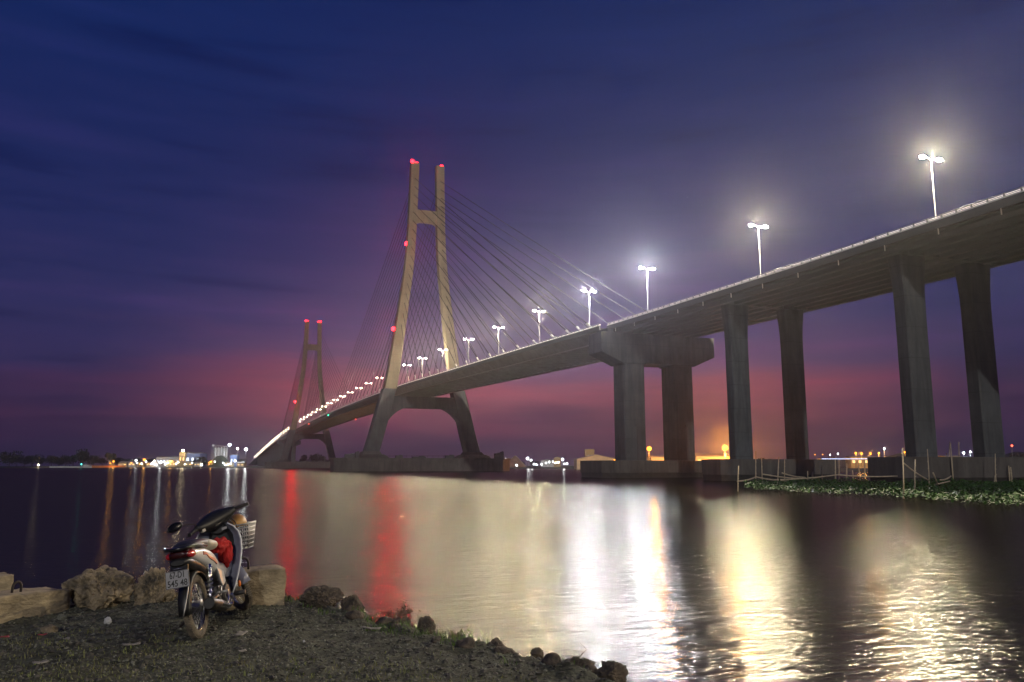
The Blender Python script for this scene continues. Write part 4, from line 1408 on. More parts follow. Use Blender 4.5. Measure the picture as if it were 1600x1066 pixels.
def bush(px, py, n, L_, depth, key, label, name, cat='bush', r=.006, leaves=0, lk='leaf_far'):
    p = G(px, py, .95)
    m = MB()
    for k in range(n):
        a = random.uniform(0, 6.28)
        branch(m, V((random.gauss(0, .05), random.gauss(0, .05), -.03)), V((math.cos(a) * .6, math.sin(a) * .6, random.uniform(.5, 1))).normalized(), L_, r, depth)
    e = empty(name, p)
    tag(e, label, cat)
    m.build('twigs', M[key], e)
    if leaves:
        vs, fs = [], []
        for k in range(leaves):
            c = V(random.choice(m.v)); s_ = random.uniform(.006, .014)
            a = V((random.gauss(0, 1), random.gauss(0, 1), random.gauss(0, 1))).normalized(); b2 = a.orthogonal().normalized()
            i = len(vs)
            vs += [c, c + a * s_ + b2 * s_ * .5, c + a * s_ * 2, c + a * s_ - b2 * s_ * .5]
            fs.append((i, i + 1, i + 2, i + 3))
        MB().add(vs, fs).build('leaves', M[lk], e)


M['bush_leaf'] = mat('dry_bush_leaf', (.09, .07, .035), .8, var=.4, scale=10)
bush(622, 972, 7, .10, 3, 'dark_twig', 'dry tangled bush on the bank edge above the dark rocks', 'dry_bush', leaves=420, lk='bush_leaf')
bush(700, 1000, 4, .06, 3, 'dark_twig', 'small sprawling twig plant right of the rounded dark rock', 'dry_plant', 'plant', .003, 120, 'grass2')
bush(712, 996, 2, .06, 2, 'dark_twig', 'tiny dry sprig on the bank edge left of the tall grass blades', 'dry_sprig', 'plant', .002, 30, 'bush_leaf')
bush(672, 975, 3, .10, 2, 'dark_twig', 'thin seed stalks rising behind the rounded dark rock', 'seed_stalks', 'plant', .0025, 60, 'bush_leaf')


def tuft(px, py, n, h, label, name, key='grass2', spread=.08, w=.004):
    p = G(px, py, .97)
    vs, fs = [], []
    for k in range(n):
        a = random.uniform(0, 6.28); hh = h * random.uniform(.45, 1); ln = hh * random.uniform(.1, .7)
        x, y = random.gauss(0, spread), random.gauss(0, spread * .6)
        dx, dy = math.cos(a), math.sin(a)
        i = len(vs)
        for t in (0, .35, .7, 1):
            ww = w * (1 - t * .9)
            c = V((x + dx * ln * t * t, y + dy * ln * t * t, hh * t * (1 - .18 * t) - .02))
            vs += [c + V((-dy, dx, 0)) * ww, c - V((-dy, dx, 0)) * ww]
        for q in range(3): fs.append((i + 2 * q, i + 2 * q + 1, i + 2 * q + 3, i + 2 * q + 2))
    o = MB().add(vs, fs, True).build(name, M[key])
    o.location = p
    tag(o, label, 'grass')


tuft(668, 1000, 150, .13, 'bright green grass tuft at the foot of the rounded dark rock', 'grass_tuft', spread=.13)
tuft(640, 992, 60, .09, 'short green tuft left of the bright green one, under the dry bush', 'grass_tuft', spread=.08)
tuft(757, 1010, 9, .19, 'few tall thin grass blades standing against the water beside the flat topped rock', 'tall_grass', spread=.05, w=.003)
tuft(600, 962, 50, .05, 'low green tuft on the edge left of the dry bush', 'grass_tuft', spread=.10)
tw = MB()
p = G(898, 1030, .9)
tw.tube([V((0, 0, -.03)), V((.10, .02, .05)), V((.12, .02, .06))], .0035, 6)
tw.tube([V((.12, .02, .06)), V((.06, .03, .12))], .003, 6)
tw.tube([V((.1, .02, .05)), V((.0, .03, .06))], .0025, 6)
o = tw.build('bent_twig', M['dark_twig']); o.location = p
tag(o, 'single bent dry twig sticking up against the water on the bank edge', 'twig')
#BIKE
# ------------------------------------------------------------------ motorbike (local: x forward, y left, z up, origin under the rear axle)
M['tyre'] = mat('dusty_tyre_rubber', (.20, .165, .12), .9, col2=(.06, .052, .042), scale=14, bump=.3, bscale=60)
M['chrome'] = mat('chrome', (.75, .75, .75), .14, 1.0)
M['alloy'] = mat('dull_alloy', (.4, .39, .37), .4, .8, var=.2, scale=20)
M['spoke'] = mat('spoke_steel', (.55, .55, .53), .3, .9)
M['black_pl'] = mat('black_plastic', (.012, .012, .013), .42, var=.3, scale=10)
M['gloss_black'] = mat('gloss_black_plastic', (.008, .008, .01), .18, coat=.4)
M['white_pl'] = mat('white_body_plastic', (.66, .67, .68), .3, col2=(.56, .57, .57), scale=5, coat=.5, thr=(.25, .5))
M['shield'] = mat('blue_grey_plastic', (.22, .23, .30), .25, coat=.5, var=.1, scale=5)
M['seat_black'] = mat('black_vinyl', (.018, .017, .017), .5, bump=.2, bscale=120)
M['seat_cream'] = mat('cream_vinyl', (.50, .46, .37), .5, var=.12, scale=8, bump=.2, bscale=100)
M['engine'] = mat('engine_casting', (.09, .085, .08), .55, .5, var=.4, scale=12, bump=.3, bscale=40)
M['muffler'] = mat('black_muffler', (.012, .011, .011), .45, .3)
M['tail_red'] = mat('red_lens', (.35, .01, .015), .15, coat=.6)
M['tail_dark'] = mat('smoked_red_lens', (.03, .003, .004), .2, coat=.4)
M['amber'] = mat('amber_lens', (.7, .18, .02), .2, coat=.6)
M['plate'] = mat('white_plate', (.30, .30, .31), .4, var=.06, scale=12)
M['plate_ink'] = mat('black_plate_ink', (.012, .012, .012), .5)
M['cloth'] = mat('red_cloth', (.42, .012, .012), .85, var=.25, scale=12, bump=.4, bscale=60)
M['helmet'] = mat('ochre_helmet', (.42, .22, .055), .45, var=.1, scale=8)
M['glassd'] = mat('dark_mirror', (.02, .02, .022), .1, .8)
M['clear'] = mat('headlight_lens', (.5, .5, .52), .1, .3, coat=.5)
M['decal'] = mat('gold_pink_decal', (.40, .22, .10), .4, col2=(.42, .10, .16), scale=30)

pr = G(311.5, 998)
bike = empty('motorbike', (pr.x, pr.y, gh(*rel(pr)) - .006))
tag(bike, 'small white step through motorbike parked on the gravel, seen from behind, leaning on its stand', 'motorbike')
bike.rotation_euler = (R(-9.5), 0, R(73.5))
bike.scale = (.96, .96, .96)
ST_A, ST_D, ST_T = V((.98, 0, .78)), V((-.446, 0, .895)), R(44)
ROT = Matrix.Rotation(ST_T, 4, ST_D)


def steer(p):
    return (ROT @ (p - ST_A)) + ST_A


def ell(x, zc, hw, hh, n=16, e=2.4, axis='x', yc=0.0):
    out = []
    for k in range(n):
        a = 2 * math.pi * k / n
        c, s_ = math.cos(a), math.sin(a)
        u = hw * (abs(c) ** (2 / e)) * (1 if c >= 0 else -1)
        w = hh * (abs(s_) ** (2 / e)) * (1 if s_ >= 0 else -1)
        out.append(V((x, yc + u, zc + w)) if axis == 'x' else V((yc + u, x, zc + w)))
    return out


def wheel(name, cx, xf):
    c = V((cx, 0, .28))
    w = MB().torus(c, .238, .041, (0, 1, 0), 64, 14, .86)
    hub = empty(name, (0, 0, 0)); hub.parent = bike
    w.build('tyre', M['tyre'], hub, xf=xf)
    tr = MB()
    for k in range(72):
        a = 2 * math.pi * k / 72
        for s_ in (-1, 1):
            d = V((math.cos(a + s_ * .02), 0, math.sin(a + s_ * .02)))
            m3 = Matrix.Rotation(-a, 4, 'Y')
            tr.box(c + d * .274 + V((0, s_ * .014, 0)), (.009, .018, .011), m3)
    tr.build('tread', M['tyre'], hub, xf=xf)
    rim = MB().torus(c, .203, .011, (0, 1, 0), 64, 8, 1.7)
    rim.build('rim', M['chrome'], hub, xf=xf)
    h = MB().tube([c + V((0, -.055, 0)), c + V((0, -.05, 0)), c + V((0, .05, 0)), c + V((0, .055, 0))], [.03, .055, .055, .03], 20)
    h.tube([c + V((0, -.12, 0)), c + V((0, .12, 0))], .009, 10)
    h.build('wheel_hub', M['alloy'], hub, xf=xf)
    sp = MB()
    for k in range(36):
        a = 2 * math.pi * k / 36
        b2 = a + (.45 if k % 2 else -.45)
        y = .04 if (k // 2) % 2 else -.04
        sp.tube([c + V((math.cos(b2) * .052, y, math.sin(b2) * .052)), c + V((math.cos(a) * .2, y * .15, math.sin(a) * .2))], .0023, 5, False)
    sp.build('spokes', M['spoke'], hub, xf=xf)
    return hub


wheel('rear_wheel', 0.0, None)
wheel('front_wheel', 1.21, steer)

# body
MB().loft([ell(x, z, w, h) for x, z, w, h in ((-.315, .775, .02, .012), (-.28, .768, .07, .035), (-.2, .755, .10, .055), (-.08, .735, .118, .075), (.08, .705, .128, .095), (.24, .66, .13, .105), (.38, .605, .122, .105), (.5, .55, .10, .09), (.58, .52, .06, .05))]).build('tail_cowl', M['white_pl'], bike, sub=1)
for s_ in (-1, 1):
    dm = MB()
    xs = [-.02, .05, .12, .19, .26, .33]
    up = [V((x, s_ * (.127 + .004 * math.sin((x + .02) * 9)), .745 - (x + .02) * .36 + .012 * math.sin(k * 2.1))) for k, x in enumerate(xs)]
    dn = [p - V((0, 0, .022 + .008 * math.cos(k * 1.7))) for k, p in enumerate(up)]
    dm.loft([[a, b_, b_ - V((0, s_ * .012, 0)), a - V((0, s_ * .012, 0))] for a, b_ in zip(up, dn)], True, False)
    dm.build('side_decal', M['decal'], bike)
MB().loft([ell(x, z, w, h) for x, z, w, h in ((-.24, .815, .06, .018), (-.18, .822, .10, .035), (-.05, .825, .122, .045), (.1, .815, .13, .05), (.2, .80, .13, .05))]).build('seat', M['seat_black'], bike, sub=1)
MB().loft([ell(x, z, w, h) for x, z, w, h in ((.17, .803, .118, .045), (.2, .802, .134, .054), (.3, .787, .136, .056), (.42, .772, .126, .056), (.52, .765, .10, .05), (.58, .76, .05, .03))]).build('seat_front', M['seat_cream'], bike, sub=1)
gr = MB()
gr.tube([(.06, .125, .79), (-.1, .14, .81), (-.25, .13, .825), (-.345, .09, .82), (-.375, 0, .815), (-.345, -.09, .82), (-.25, -.13, .825), (-.1, -.14, .81), (.06, -.125, .79)], .016, 10)
gr.loft([ell(x, z, w, h) for x, z, w, h in ((-.37, .812, .06, .012), (-.3, .812, .10, .02), (-.18, .80, .11, .02), (-.1, .79, .08, .02))])
gr.build('grab_rail', M['gloss_black'], bike)
tl = MB().loft([ell(x, z, w, h) for x, z, w, h in ((-.335, .765, .05, .02), (-.32, .763, .085, .034), (-.27, .757, .108, .04), (-.19, .75, .116, .032), (-.15, .748, .1, .01))]).build('tail_light', M['tail_dark'], bike, sub=1)
for s_ in (-1, 1):
    MB().ball((-.245, s_ * .088, .757), (.075, .034, .034), 3).build('corner_lens', M['tail_red'], tl)
    MB().ball((-.235, s_ * .104, .748), (.03, .02, .016), 2).build('indicator_lens', M['amber'], tl)
# black undertail, mudguard and plate bracket
ut = MB().loft([ell(x, z, w, h) for x, z, w, h in ((-.35, .70, .055, .02), (-.30, .70, .085, .045), (-.2, .68, .09, .05), (0, .63, .085, .05), (.2, .57, .075, .05))])
ut.loft([[V((x, w, z)), V((x - .02, w, z)), V((x - .02, -w, z)), V((x, -w, z))] for x, z, w in ((-.27, .72, .07), (-.325, .62, .075), (-.36, .5, .07))], True, False)
ut.build('undertail', M['black_pl'], bike)
ar = []
for k in range(15):
    a = R(35 + 150 * k / 14)
    c = V((math.cos(a) * .318, 0, .28 + math.sin(a) * .318))
    o_ = V((math.cos(a), 0, math.sin(a)))
    ar.append([c + V((0, -.058, 0)) - o_ * .03, c + V((0, -.045, 0)), c + V((0, .045, 0)), c + V((0, .058, 0)) - o_ * .03, c + V((0, .05, 0)) - o_ * .036, c + V((0, .04, 0)) - o_ * .008, c + V((0, -.04, 0)) - o_ * .008, c + V((0, -.05, 0)) - o_ * .036])
MB().loft(ar).build('rear_mudguard', M['black_pl'], bike)
MB().tube([(-.30, -.06, .52), (-.345, -.05, .42), (-.385, -.03, .31), (-.40, -.02, .26)], .006, 8).build('mudguard_stay', M['alloy'], bike)
# number plate with its raised writing
PT = R(18)
pc = V((-.392, .0, .57))
pu, pn = V((math.sin(PT) * .35, 0, math.cos(PT))).normalized(), None
pn = V((-math.cos(PT), 0, math.sin(PT) * .35)).normalized()
pu = V((0, -1, 0)).cross(pn).normalized() * -1
if pu.z < 0: pu = -pu
pright = V((0, -1, 0))
pmat = Matrix((pright, pu, pn)).transposed()
pw, ph = .196, .142
pm = MB()
pm.loft([[pc + pmat @ V((a * pw / 2, b_ * ph / 2, t)) for a, b_ in ((-1, -1), (1, -1), (1, 1), (-1, 1))] for t in (-.0025, .0025)], True, False)
plate = pm.build('number_plate', M['plate'], bike, .0015)
bd = MB()
for a0, b0, w_, h_ in ((0, .475, .97, .022), (0, -.475, .97, .022), (.485, 0, .016, .95), (-.485, 0, .016, .95)):
    bd.loft([[pc + pmat @ V(((a0 + a * w_ / 2) * pw, (b0 + b_ * h_ / 2) * ph, t)) for a, b_ in ((-1, -1), (1, -1), (1, 1), (-1, 1))] for t in (.0028, .0040)], True, False)
bd.build('plate_border', M['plate_ink'], plate)


def writing(txt, u, w, size, wd):
    cu = bpy.data.curves.new('writing', 'FONT')
    cu.body = txt; cu.size = size; cu.align_x = 'CENTER'; cu.align_y = 'CENTER'; cu.extrude = .0008; cu.offset = .0012
    t = bpy.data.objects.new('writing', cu)
    COL.objects.link(t)
    bpy.context.view_layer.update()
    me = bpy.data.meshes.new_from_object(t.evaluated_get(bpy.context.evaluated_depsgraph_get()))
    COL.objects.unlink(t); bpy.data.objects.remove(t)
    xs = [v.co.x for v in me.vertices]
    k = wd / (max(xs) - min(xs))
    for v in me.vertices:
        v.co = pc + pmat @ V((u + v.co.x * k, w + v.co.y, .0045 + v.co.z))
    me.materials.clear(); me.materials.append(M['plate_ink'])
    o = bpy.data.objects.new('plate_writing', me); COL.objects.link(o); o.parent = plate


writing('67-D1', .002, .034, .074, .118)
writing('545 48', .0, -.034, .074, .164)
MB().tube([pc + pmat @ V((-.03, .085, .004)), pc + pmat @ V((.04, .087, .004))], .004, 6).build('plate_lamp', M['chrome'], bike)

# frame cover (white), engine, exhaust
MB().loft([ell(x, z, w, h) for x, z, w, h in ((.42, .56, .105, .07), (.55, .515, .09, .085), (.68, .48, .075, .085), (.8, .50, .07, .085), (.9, .57, .075, .10), (.97, .66, .07, .10))]).build('frame_cover', M['white_pl'], bike, sub=1)
MB().loft([[V((x, y, z)) for x, z in ((.36, .56), (.56, .50), (.60, .40), (.50, .36), (.44, .42))] for y in (-.112, -.085)], True, False).build('side_panel', M['white_pl'], bike, .008)
MB().loft([[V((x, y, z)) for x, z in ((.36, .56), (.56, .50), (.60, .40), (.50, .36), (.44, .42))] for y in (.085, .112)], True, False).build('side_panel', M['white_pl'], bike, .008)
en = MB().box((.52, 0, .30), (.30, .20, .17))
en.tube([(.54, -.135, .29), (.54, -.10, .29)], [.085, .1], 22)
en.tube([(.46, .135, .30), (.46, .10, .30)], [.08, .09], 22)
for k in range(8): en.box((.69 + k * .022, 0, .335), (.011, .15, .13))
en.tube([(.66, 0, .335), (.88, 0, .35)], .055, 16)
en.build('engine', M['engine'], bike, .012)
MB().loft([ell(x, z, .03, .03, 12, 2, 'x', y) for x, y, z in ((.82, -.04, .27), (.72, -.10, .20), (.55, -.125, .175), (.4, -.13, .19))]).build('exhaust_pipe', M['chrome'], bike)
mf = MB().tube([(.42, -.135, .19), (.36, -.138, .20), (.2, -.142, .235), (.0, -.148, .275), (-.10, -.15, .295), (-.115, -.15, .298)], [.026, .042, .05, .055, .054, .045], 18)
mf = mf.build('muffler', M['muffler'], bike)
hs = MB()
hs.loft([[V((x, y, z + a)) for y, a in ((-.185, .03), (-.196, .0), (-.19, -.03), (-.186, -.03), (-.192, 0), (-.181, .03))] for x, z in ((.34, .206), (.2, .236), (.04, .268))], True, False)
hs.build('heat_shield', M['chrome'], mf, .003)
# swing arm, springs, stand, pedals
sw = MB()
for y in (-.088, .088): sw.tube([(.40, y, .31), (.2, y, .295), (-.03, y, .28)], [.02, .018, .016], 10)
sw.build('swing_arm', M['alloy'], bike)
for y in (-.125, .125):
    sk = MB().tube([(.02, y, .29), (.045, y, .42)], .014, 10)
    sk.tube([(.045, y, .42), (.085, y, .62)], .022, 10)
    n = 64
    sk.tube([V((.03 + .05 * t, y, .35 + .25 * t)) + V((math.cos(t * 44) * .027, math.sin(t * 44) * .027, 0)) for t in [k / n for k in range(n + 1)]], .0045, 6)
    sk.build('shock_absorber', M['chrome'], bike)
MB().tube([(.16, .1, .3), (-.02, .105, .285)], .045, 12).build('chain_case', M['black_pl'], bike)
fp = MB().tube([(.62, -.27, .262), (.62, .27, .262)], .011, 10)
fp.tube([(.62, 0, .262), (.56, 0, .30)], .02, 8)
fp = fp.build('footrest_bar', M['chrome'], bike)
for s_ in (-1, 1): MB().tube([(.62, s_ * .17, .266), (.62, s_ * .275, .266)], .021, 12).build('foot_peg', M['seat_black'], fp)
for s_ in (-1, 1):
    q = MB().tube([(.42, s_ * .10, .36), (.30, s_ * .135, .31), (.22, s_ * .14, .35)], .011, 8)
    q.tube([(.30, s_ * .135, .31), (.36, s_ * .13, .38)], .009, 8)
    q.tube([(.25, s_ * .14, .335), (.25, s_ * .225, .345)], .013, 10)
    q.build('passenger_peg', M['alloy'], bike)
ks = MB().tube([(.50, -.135, .30), (.47, -.155, .25), (.38, -.165, .215), (.34, -.165, .21)], [.012, .011, .01, .01], 8)
ks.tube([(.34, -.16, .21), (.335, -.23, .212)], .012, 8)
ks.build('kick_lever', M['chrome'], bike)
bp_ = MB().tube([(.66, -.13, .24), (.78, -.17, .235)], .008, 8)
bp_.box((.79, -.175, .24), (.05, .06, .015))
bp_.build('brake_pedal', M['chrome'], bike)
sst = MB().tube([(.46, .09, .25), (.43, .2, .14), (.41, .30, .075)], .011, 8)
sst.box((.405, .305, .07), (.05, .035, .012))
sst.build('side_stand', M['iron'], bike)
cst = MB()
for y in (-.09, .09): cst.tube([(.40, y, .24), (.22, y * 1.5, .17)], .012, 8)
cst.tube([(.3, -.12, .2), (.3, .12, .2)], .01, 8)
cst.build('centre_stand', M['iron'], bike)

# leg shield: curved sheet with wings swept back
ZS = [.27, .34, .44, .55, .66, .76, .84, .90, .94]
WS = [.135, .165, .195, .215, .225, .225, .205, .165, .11]
XS = [.845, .865, .895, .945, .995, 1.02, 1.025, 1.015, 1.0]
ny_ = 15


def shield_pt(i, u, off):
    return V((XS[i] - .15 * abs(u) ** 2.2 + off, u * WS[i], ZS[i]))


outer = []
for i in range(len(ZS)):
    r1 = [shield_pt(i, -1 + 2 * k / (ny_ - 1), .012) for k in range(ny_)]
    r2 = [shield_pt(i, -1 + 2 * k / (ny_ - 1), 0) for k in reversed(range(ny_))]
    outer.append(r1 + r2)
MB().loft(outer).build('leg_shield', M['shield'], bike)
tm = MB()
for s_ in (-1, 1): tm.tube([shield_pt(i, s_ * 1.0, .006) for i in range(len(ZS))], .0065, 8)
tm.build('shield_edge', M['white_pl'], bike)
MB().loft([ell(x, z, w, h, 14, 2.6) for x, z, w, h in ((.93, .70, .10, .16), (.98, .72, .13, .18), (1.0, .72, .13, .18))]).build('inner_cover', M['black_pl'], bike)
MB().loft([[V((x, y * w, z)) for y in (-1, -.5, .5, 1)] + [V((x + .05, y * w, z)) for y in (1, .5, -.5, -1)] for x, z, w in ((.80, .42, .08), (.84, .5, .10), (.90, .6, .11), (.945, .68, .09))], True, True).build('lower_cover', M['white_pl'], bike, .006)
fc = MB().loft([ell(x, z, w, h, 16, 2.4) for x, z, w, h in ((1.02, .80, .16, .12), (1.07, .79, .14, .11), (1.11, .77, .10, .08), (1.13, .76, .05, .04))])
fc.build('front_cowl', M['white_pl'], bike)
for s_ in (-1, 1): MB().ball((.85, s_ * .165, .33), (.018, .016, .034), 2).build('side_reflector', M['amber'], bike)
for s_ in (-1, 1): MB().ball((1.08, s_ * .125, .79), (.035, .035, .025), 2).build('front_indicator', M['amber'], bike)

# steered parts
fk = MB()
for y in (-.072, .072): fk.tube([(1.215, y, .275), (1.14, y, .43), (1.06, y, .60), (.99, y, .76)], [.021, .019, .016, .016], 10)
fk.build('front_fork', M['alloy'], bike, xf=steer)
ar = []
for k in range(17):
    a = R(-10 + 190 * k / 16)
    c = V((1.21 + math.cos(a) * .315, 0, .28 + math.sin(a) * .315))
    o_ = V((math.cos(a), 0, math.sin(a)))
    ar.append([c + V((0, -.06, 0)) - o_ * .04, c + V((0, -.045, 0)), c + V((0, .045, 0)), c + V((0, .06, 0)) - o_ * .04, c + V((0, .055, 0)) - o_ * .045, c + V((0, .04, 0)) - o_ * .006, c + V((0, -.04, 0)) - o_ * .006, c + V((0, -.055, 0)) - o_ * .045])
MB().loft(ar).build('front_mudguard', M['shield'], bike, xf=steer)
hb = MB().tube([(.80, .31, .985), (.86, .2, 1.0), (.925, .1, .985), (.94, 0, .97), (.925, -.1, .985), (.86, -.2, 1.0), (.80, -.31, .985)], .011, 10)
hb = hb.build('handlebar', M['iron'], bike, xf=steer)
for s_ in (-1, 1):
    g_ = MB().tube([(.865, s_ * .205, 1.0), (.793, s_ * .325, .984)], [.018, .017], 14)
    g_.tube([(.793, s_ * .325, .984), (.786, s_ * .338, .983)], [.021, .02], 14)
    g_.tube([(.885, s_ * .18, 1.0), (.862, s_ * .222, 1.0)], [.032, .028], 14)
    g_.build('grip', M['seat_black'], hb, xf=steer)
    MB().tube([(.925, s_ * .18, .99), (.91, s_ * .24, .985), (.86, s_ * .34, .975)], [.008, .006, .005], 8).build('lever', M['black_pl'], hb, xf=steer)
cw = MB().loft([[V((xc + hx * math.cos(a), y, zc + hz * math.sin(a))) for a in [2 * math.pi * k / 16 for k in range(16)]]
                for y, xc, zc, hx, hz in ((.225, .865, .997, .02, .02), (.2, .873, .997, .042, .04), (.15, .90, .99, .065, .062), (.08, .935, .985, .095, .088), (0, .95, .985, .11, .10), (-.08, .935, .985, .095, .088), (-.15, .90, .99, .065, .062), (-.2, .873, .997, .042, .04), (-.225, .865, .997, .02, .02))])
cw = cw.build('handlebar_cowl', M['black_pl'], bike, xf=steer, sub=1)
MB().loft([ell(x, z, w, h, 14, 2.4) for x, z, w, h in ((.855, .965, .05, .03), (.87, .96, .085, .055), (.92, .95, .09, .07))]).build('switch_panel', M['gloss_black'], cw, xf=steer)
MB().box((.868, .165, .955), (.05, .035, .035)).build('switch', M['seat_cream'], cw, .006, xf=steer)
MB().ball((1.045, 0, .985), (.03, .085, .06), 2).build('headlight', M['clear'], cw, xf=steer)
MB().loft([ell(x, z, w, h, 14, 2.2) for x, z, w, h in ((.90, .90, .06, .05), (.95, .88, .085, .07), (1.02, .88, .08, .06))]).build('steering_cover', M['black_pl'], bike)
MB().loft([[V((.857 - .012 * t, y, z)) for y, z in ((-.055, .875), (-.105, .885), (-.105, .91), (-.055, .90))] for t in (0, 1)], True, False).build('sticker', M['plate'], bike)
mr = MB().tube([(.865, .20, 1.015), (.855, .225, 1.055), (.835, .30, 1.085), (.825, .345, 1.10)], .006, 8)
mr = mr.build('mirror_stem', M['iron'], bike, xf=steer)
MB().ball((.822, .415, 1.115), (.02, .082, .048), 3).build('mirror', M['black_pl'], mr, xf=steer)
MB().ball((.806, .415, 1.115), (.006, .074, .041), 3).build('mirror_glass', M['glassd'], mr, xf=steer)

cb = MB()
for (a, b_, c, d) in (((.93, .10, .97), (1.02, .16, .93), (1.05, .10, .82), (1.03, .03, .72)), ((.93, -.10, .97), (1.03, -.17, .92), (1.06, -.10, .80), (1.03, -.03, .70)), ((.90, -.14, .98), (.99, -.21, .90), (1.03, -.14, .80), (1.02, -.05, .70))):
    pts = []
    for k in range(11):
        t = k / 10; u = 1 - t
        pts.append(V(a) * u**3 + V(b_) * 3 * u * u * t + V(c) * 3 * u * t * t + V(d) * t**3)
    cb.tube(pts, .0045, 6)
cb.build('control_cables', M['black_pl'], bike)
# wire basket at the front
bk = MB()
bx0, bx1, by_, bz0, bz1 = 1.17, 1.47, .19, .64, .89


def bloop(z, g=0.0, r=.003):
    pts = [(bx0 + g, -by_ + g, z), (bx1 - g, -by_ + g, z), (bx1 - g, by_ - g, z), (bx0 + g, by_ - g, z), (bx0 + g, -by_ + g, z)]
    for a, b_ in zip(pts[:-1], pts[1:]): bk.tube([a, b_], r, 6)


for k in range(7):
    t = k / 6
    bloop(bz0 + (bz1 - bz0) * t, .045 * (1 - t), .009 if k == 6 else .0055)
for k in range(9):
    t = k / 8
    for sgn in (-1, 1):
        x = bx0 + (bx1 - bx0) * t
        xb = bx0 + .045 + (bx1 - bx0 - .09) * t
        bk.tube([(x, sgn * by_, bz1), (xb, sgn * (by_ - .045), bz0)], .0042, 6)
        y = -by_ + 2 * by_ * t
        yb = -(by_ - .045) + 2 * (by_ - .045) * t
        bk.tube([((bx1 if sgn > 0 else bx0), y, bz1), ((bx1 - .045 if sgn > 0 else bx0 + .045), yb, bz0)], .0042, 6)
for k in range(6):
    y = -(by_ - .045) + 2 * (by_ - .045) * k / 5
    bk.tube([(bx0 + .045, y, bz0), (bx1 - .045, y, bz0)], .003, 6)
bk.tube([(1.03, 0, .76), (1.14, 0, .72)], .012, 8)
for q in range(len(bk.v)): bk.v[q] = (bk.v[q][0], bk.v[q][1] - .05, bk.v[q][2])
bk.build('front_basket', M['alloy'], bike)


def on_bike(o, label, cat):
    """things carried by the bike stay top level but sit where the bike's lean puts them"""
    o.matrix_world = Matrix.Translation(bike.location) @ bike.rotation_euler.to_matrix().to_4x4() @ Matrix.Scale(.96, 4)
    tag(o, label, cat)


hm = MB()
rings = []
for k in range(10):
    a = R(-12 + 102 * k / 9)
    rings.append([V((1.29 + .118 * math.cos(a) * math.cos(t), -.09 + .10 * math.cos(a) * math.sin(t), .90 + .105 * math.sin(a))) for t in [2 * math.pi * q / 28 for q in range(28)]])
hm.loft(rings)
hm.loft([[V((1.29 + rx * math.cos(t), -.09 + ry * math.sin(t), z - .085)) for t in [2 * math.pi * q / 28 for q in range(28)]] for rx, ry, z in ((.122, .104, .955), (.126, .108, .963), (.122, .104, .975))])
on_bike(hm.build('helmet', M['helmet']), 'ochre half shell helmet resting in the wire basket of the motorbike', 'helmet')
cl = MB()


def rag(c, r, m3, seed):
    bm = bmesh.new()
    bmesh.ops.create_icosphere(bm, subdivisions=4, radius=1)
    vs = []
    for v in bm.verts:
        n = v.co.normalized()
        q = 1 + .35 * mn.noise(n * 1.8 + V((seed, 0, 0))) + .22 * mn.noise(V((n.x * 6, n.y * 6, n.z * 1.2)) + V((0, seed, 0))) + .1 * mn.noise(n * 9)
        vs.append(V(c) + m3 @ V((n.x * r[0] * q, n.y * r[1] * q, n.z * r[2] * q)))
    fs = [tuple(v.index for v in f.verts) for f in bm.faces]
    bm.free()
    cl.add(vs, fs, True)


rag((.70, -.05, .74), (.15, .085, .065), Matrix.Rotation(R(-8), 3, 'Y'), 1.0)
rag((.79, -.08, .66), (.055, .07, .135), Matrix.Rotation(R(6), 3, 'Y'), 4.0)
rag((.60, .02, .775), (.10, .05, .03), Matrix.Rotation(R(-8), 3, 'Y'), 7.0)
on_bike(cl.build('red_cloth', M['cloth']), 'bunched red cloth hung over the frame between seat and handlebar of the motorbike', 'cloth')

# ------------------------------------------------------------------ light: moon from behind the camera, dusk sky, river haze
MOON = V((1.0, 3.4, -1.0)).normalized()
sd = bpy.data.lights.new('moon', 'SUN')
sd.energy = .9; sd.angle = R(.6); sd.color = (1, .95, .86)
so = bpy.data.objects.new('moon', sd); COL.objects.link(so)
so.rotation_euler = MOON.to_track_quat('-Z', 'Y').to_euler()
so.location = (-150, -500, 120)

world = bpy.data.worlds.new('World')
scene.world = world
world.use_nodes = True
nt = world.node_tree
N, L = nt.nodes, nt.links
bg = N['Background']
tc = N.new('ShaderNodeTexCoord')
nrm = N.new('ShaderNodeVectorMath'); nrm.operation = 'NORMALIZE'
L.new(tc.outputs['Generated'], nrm.inputs[0])
sx = N.new('ShaderNodeSeparateXYZ'); L.new(nrm.outputs[0], sx.inputs[0])


def ramp(stops):
    r = N.new('ShaderNodeValToRGB')
    el = r.color_ramp.elements
    for p, c in stops[2:]: el.new(p)
    for i, (p, c) in enumerate(stops):
        el[i].position = p
        el[i].color = (*c, 1)
    return r


def math_(op, a, b_, clamp=False):
    m = N.new('ShaderNodeMath'); m.operation = op; m.use_clamp = clamp
    for i, q in enumerate((a, b_)):
        if q is None: continue
        if isinstance(q, (int, float)): m.inputs[i].default_value = q
        else: L.new(q, m.inputs[i])
    return m.outputs[0]


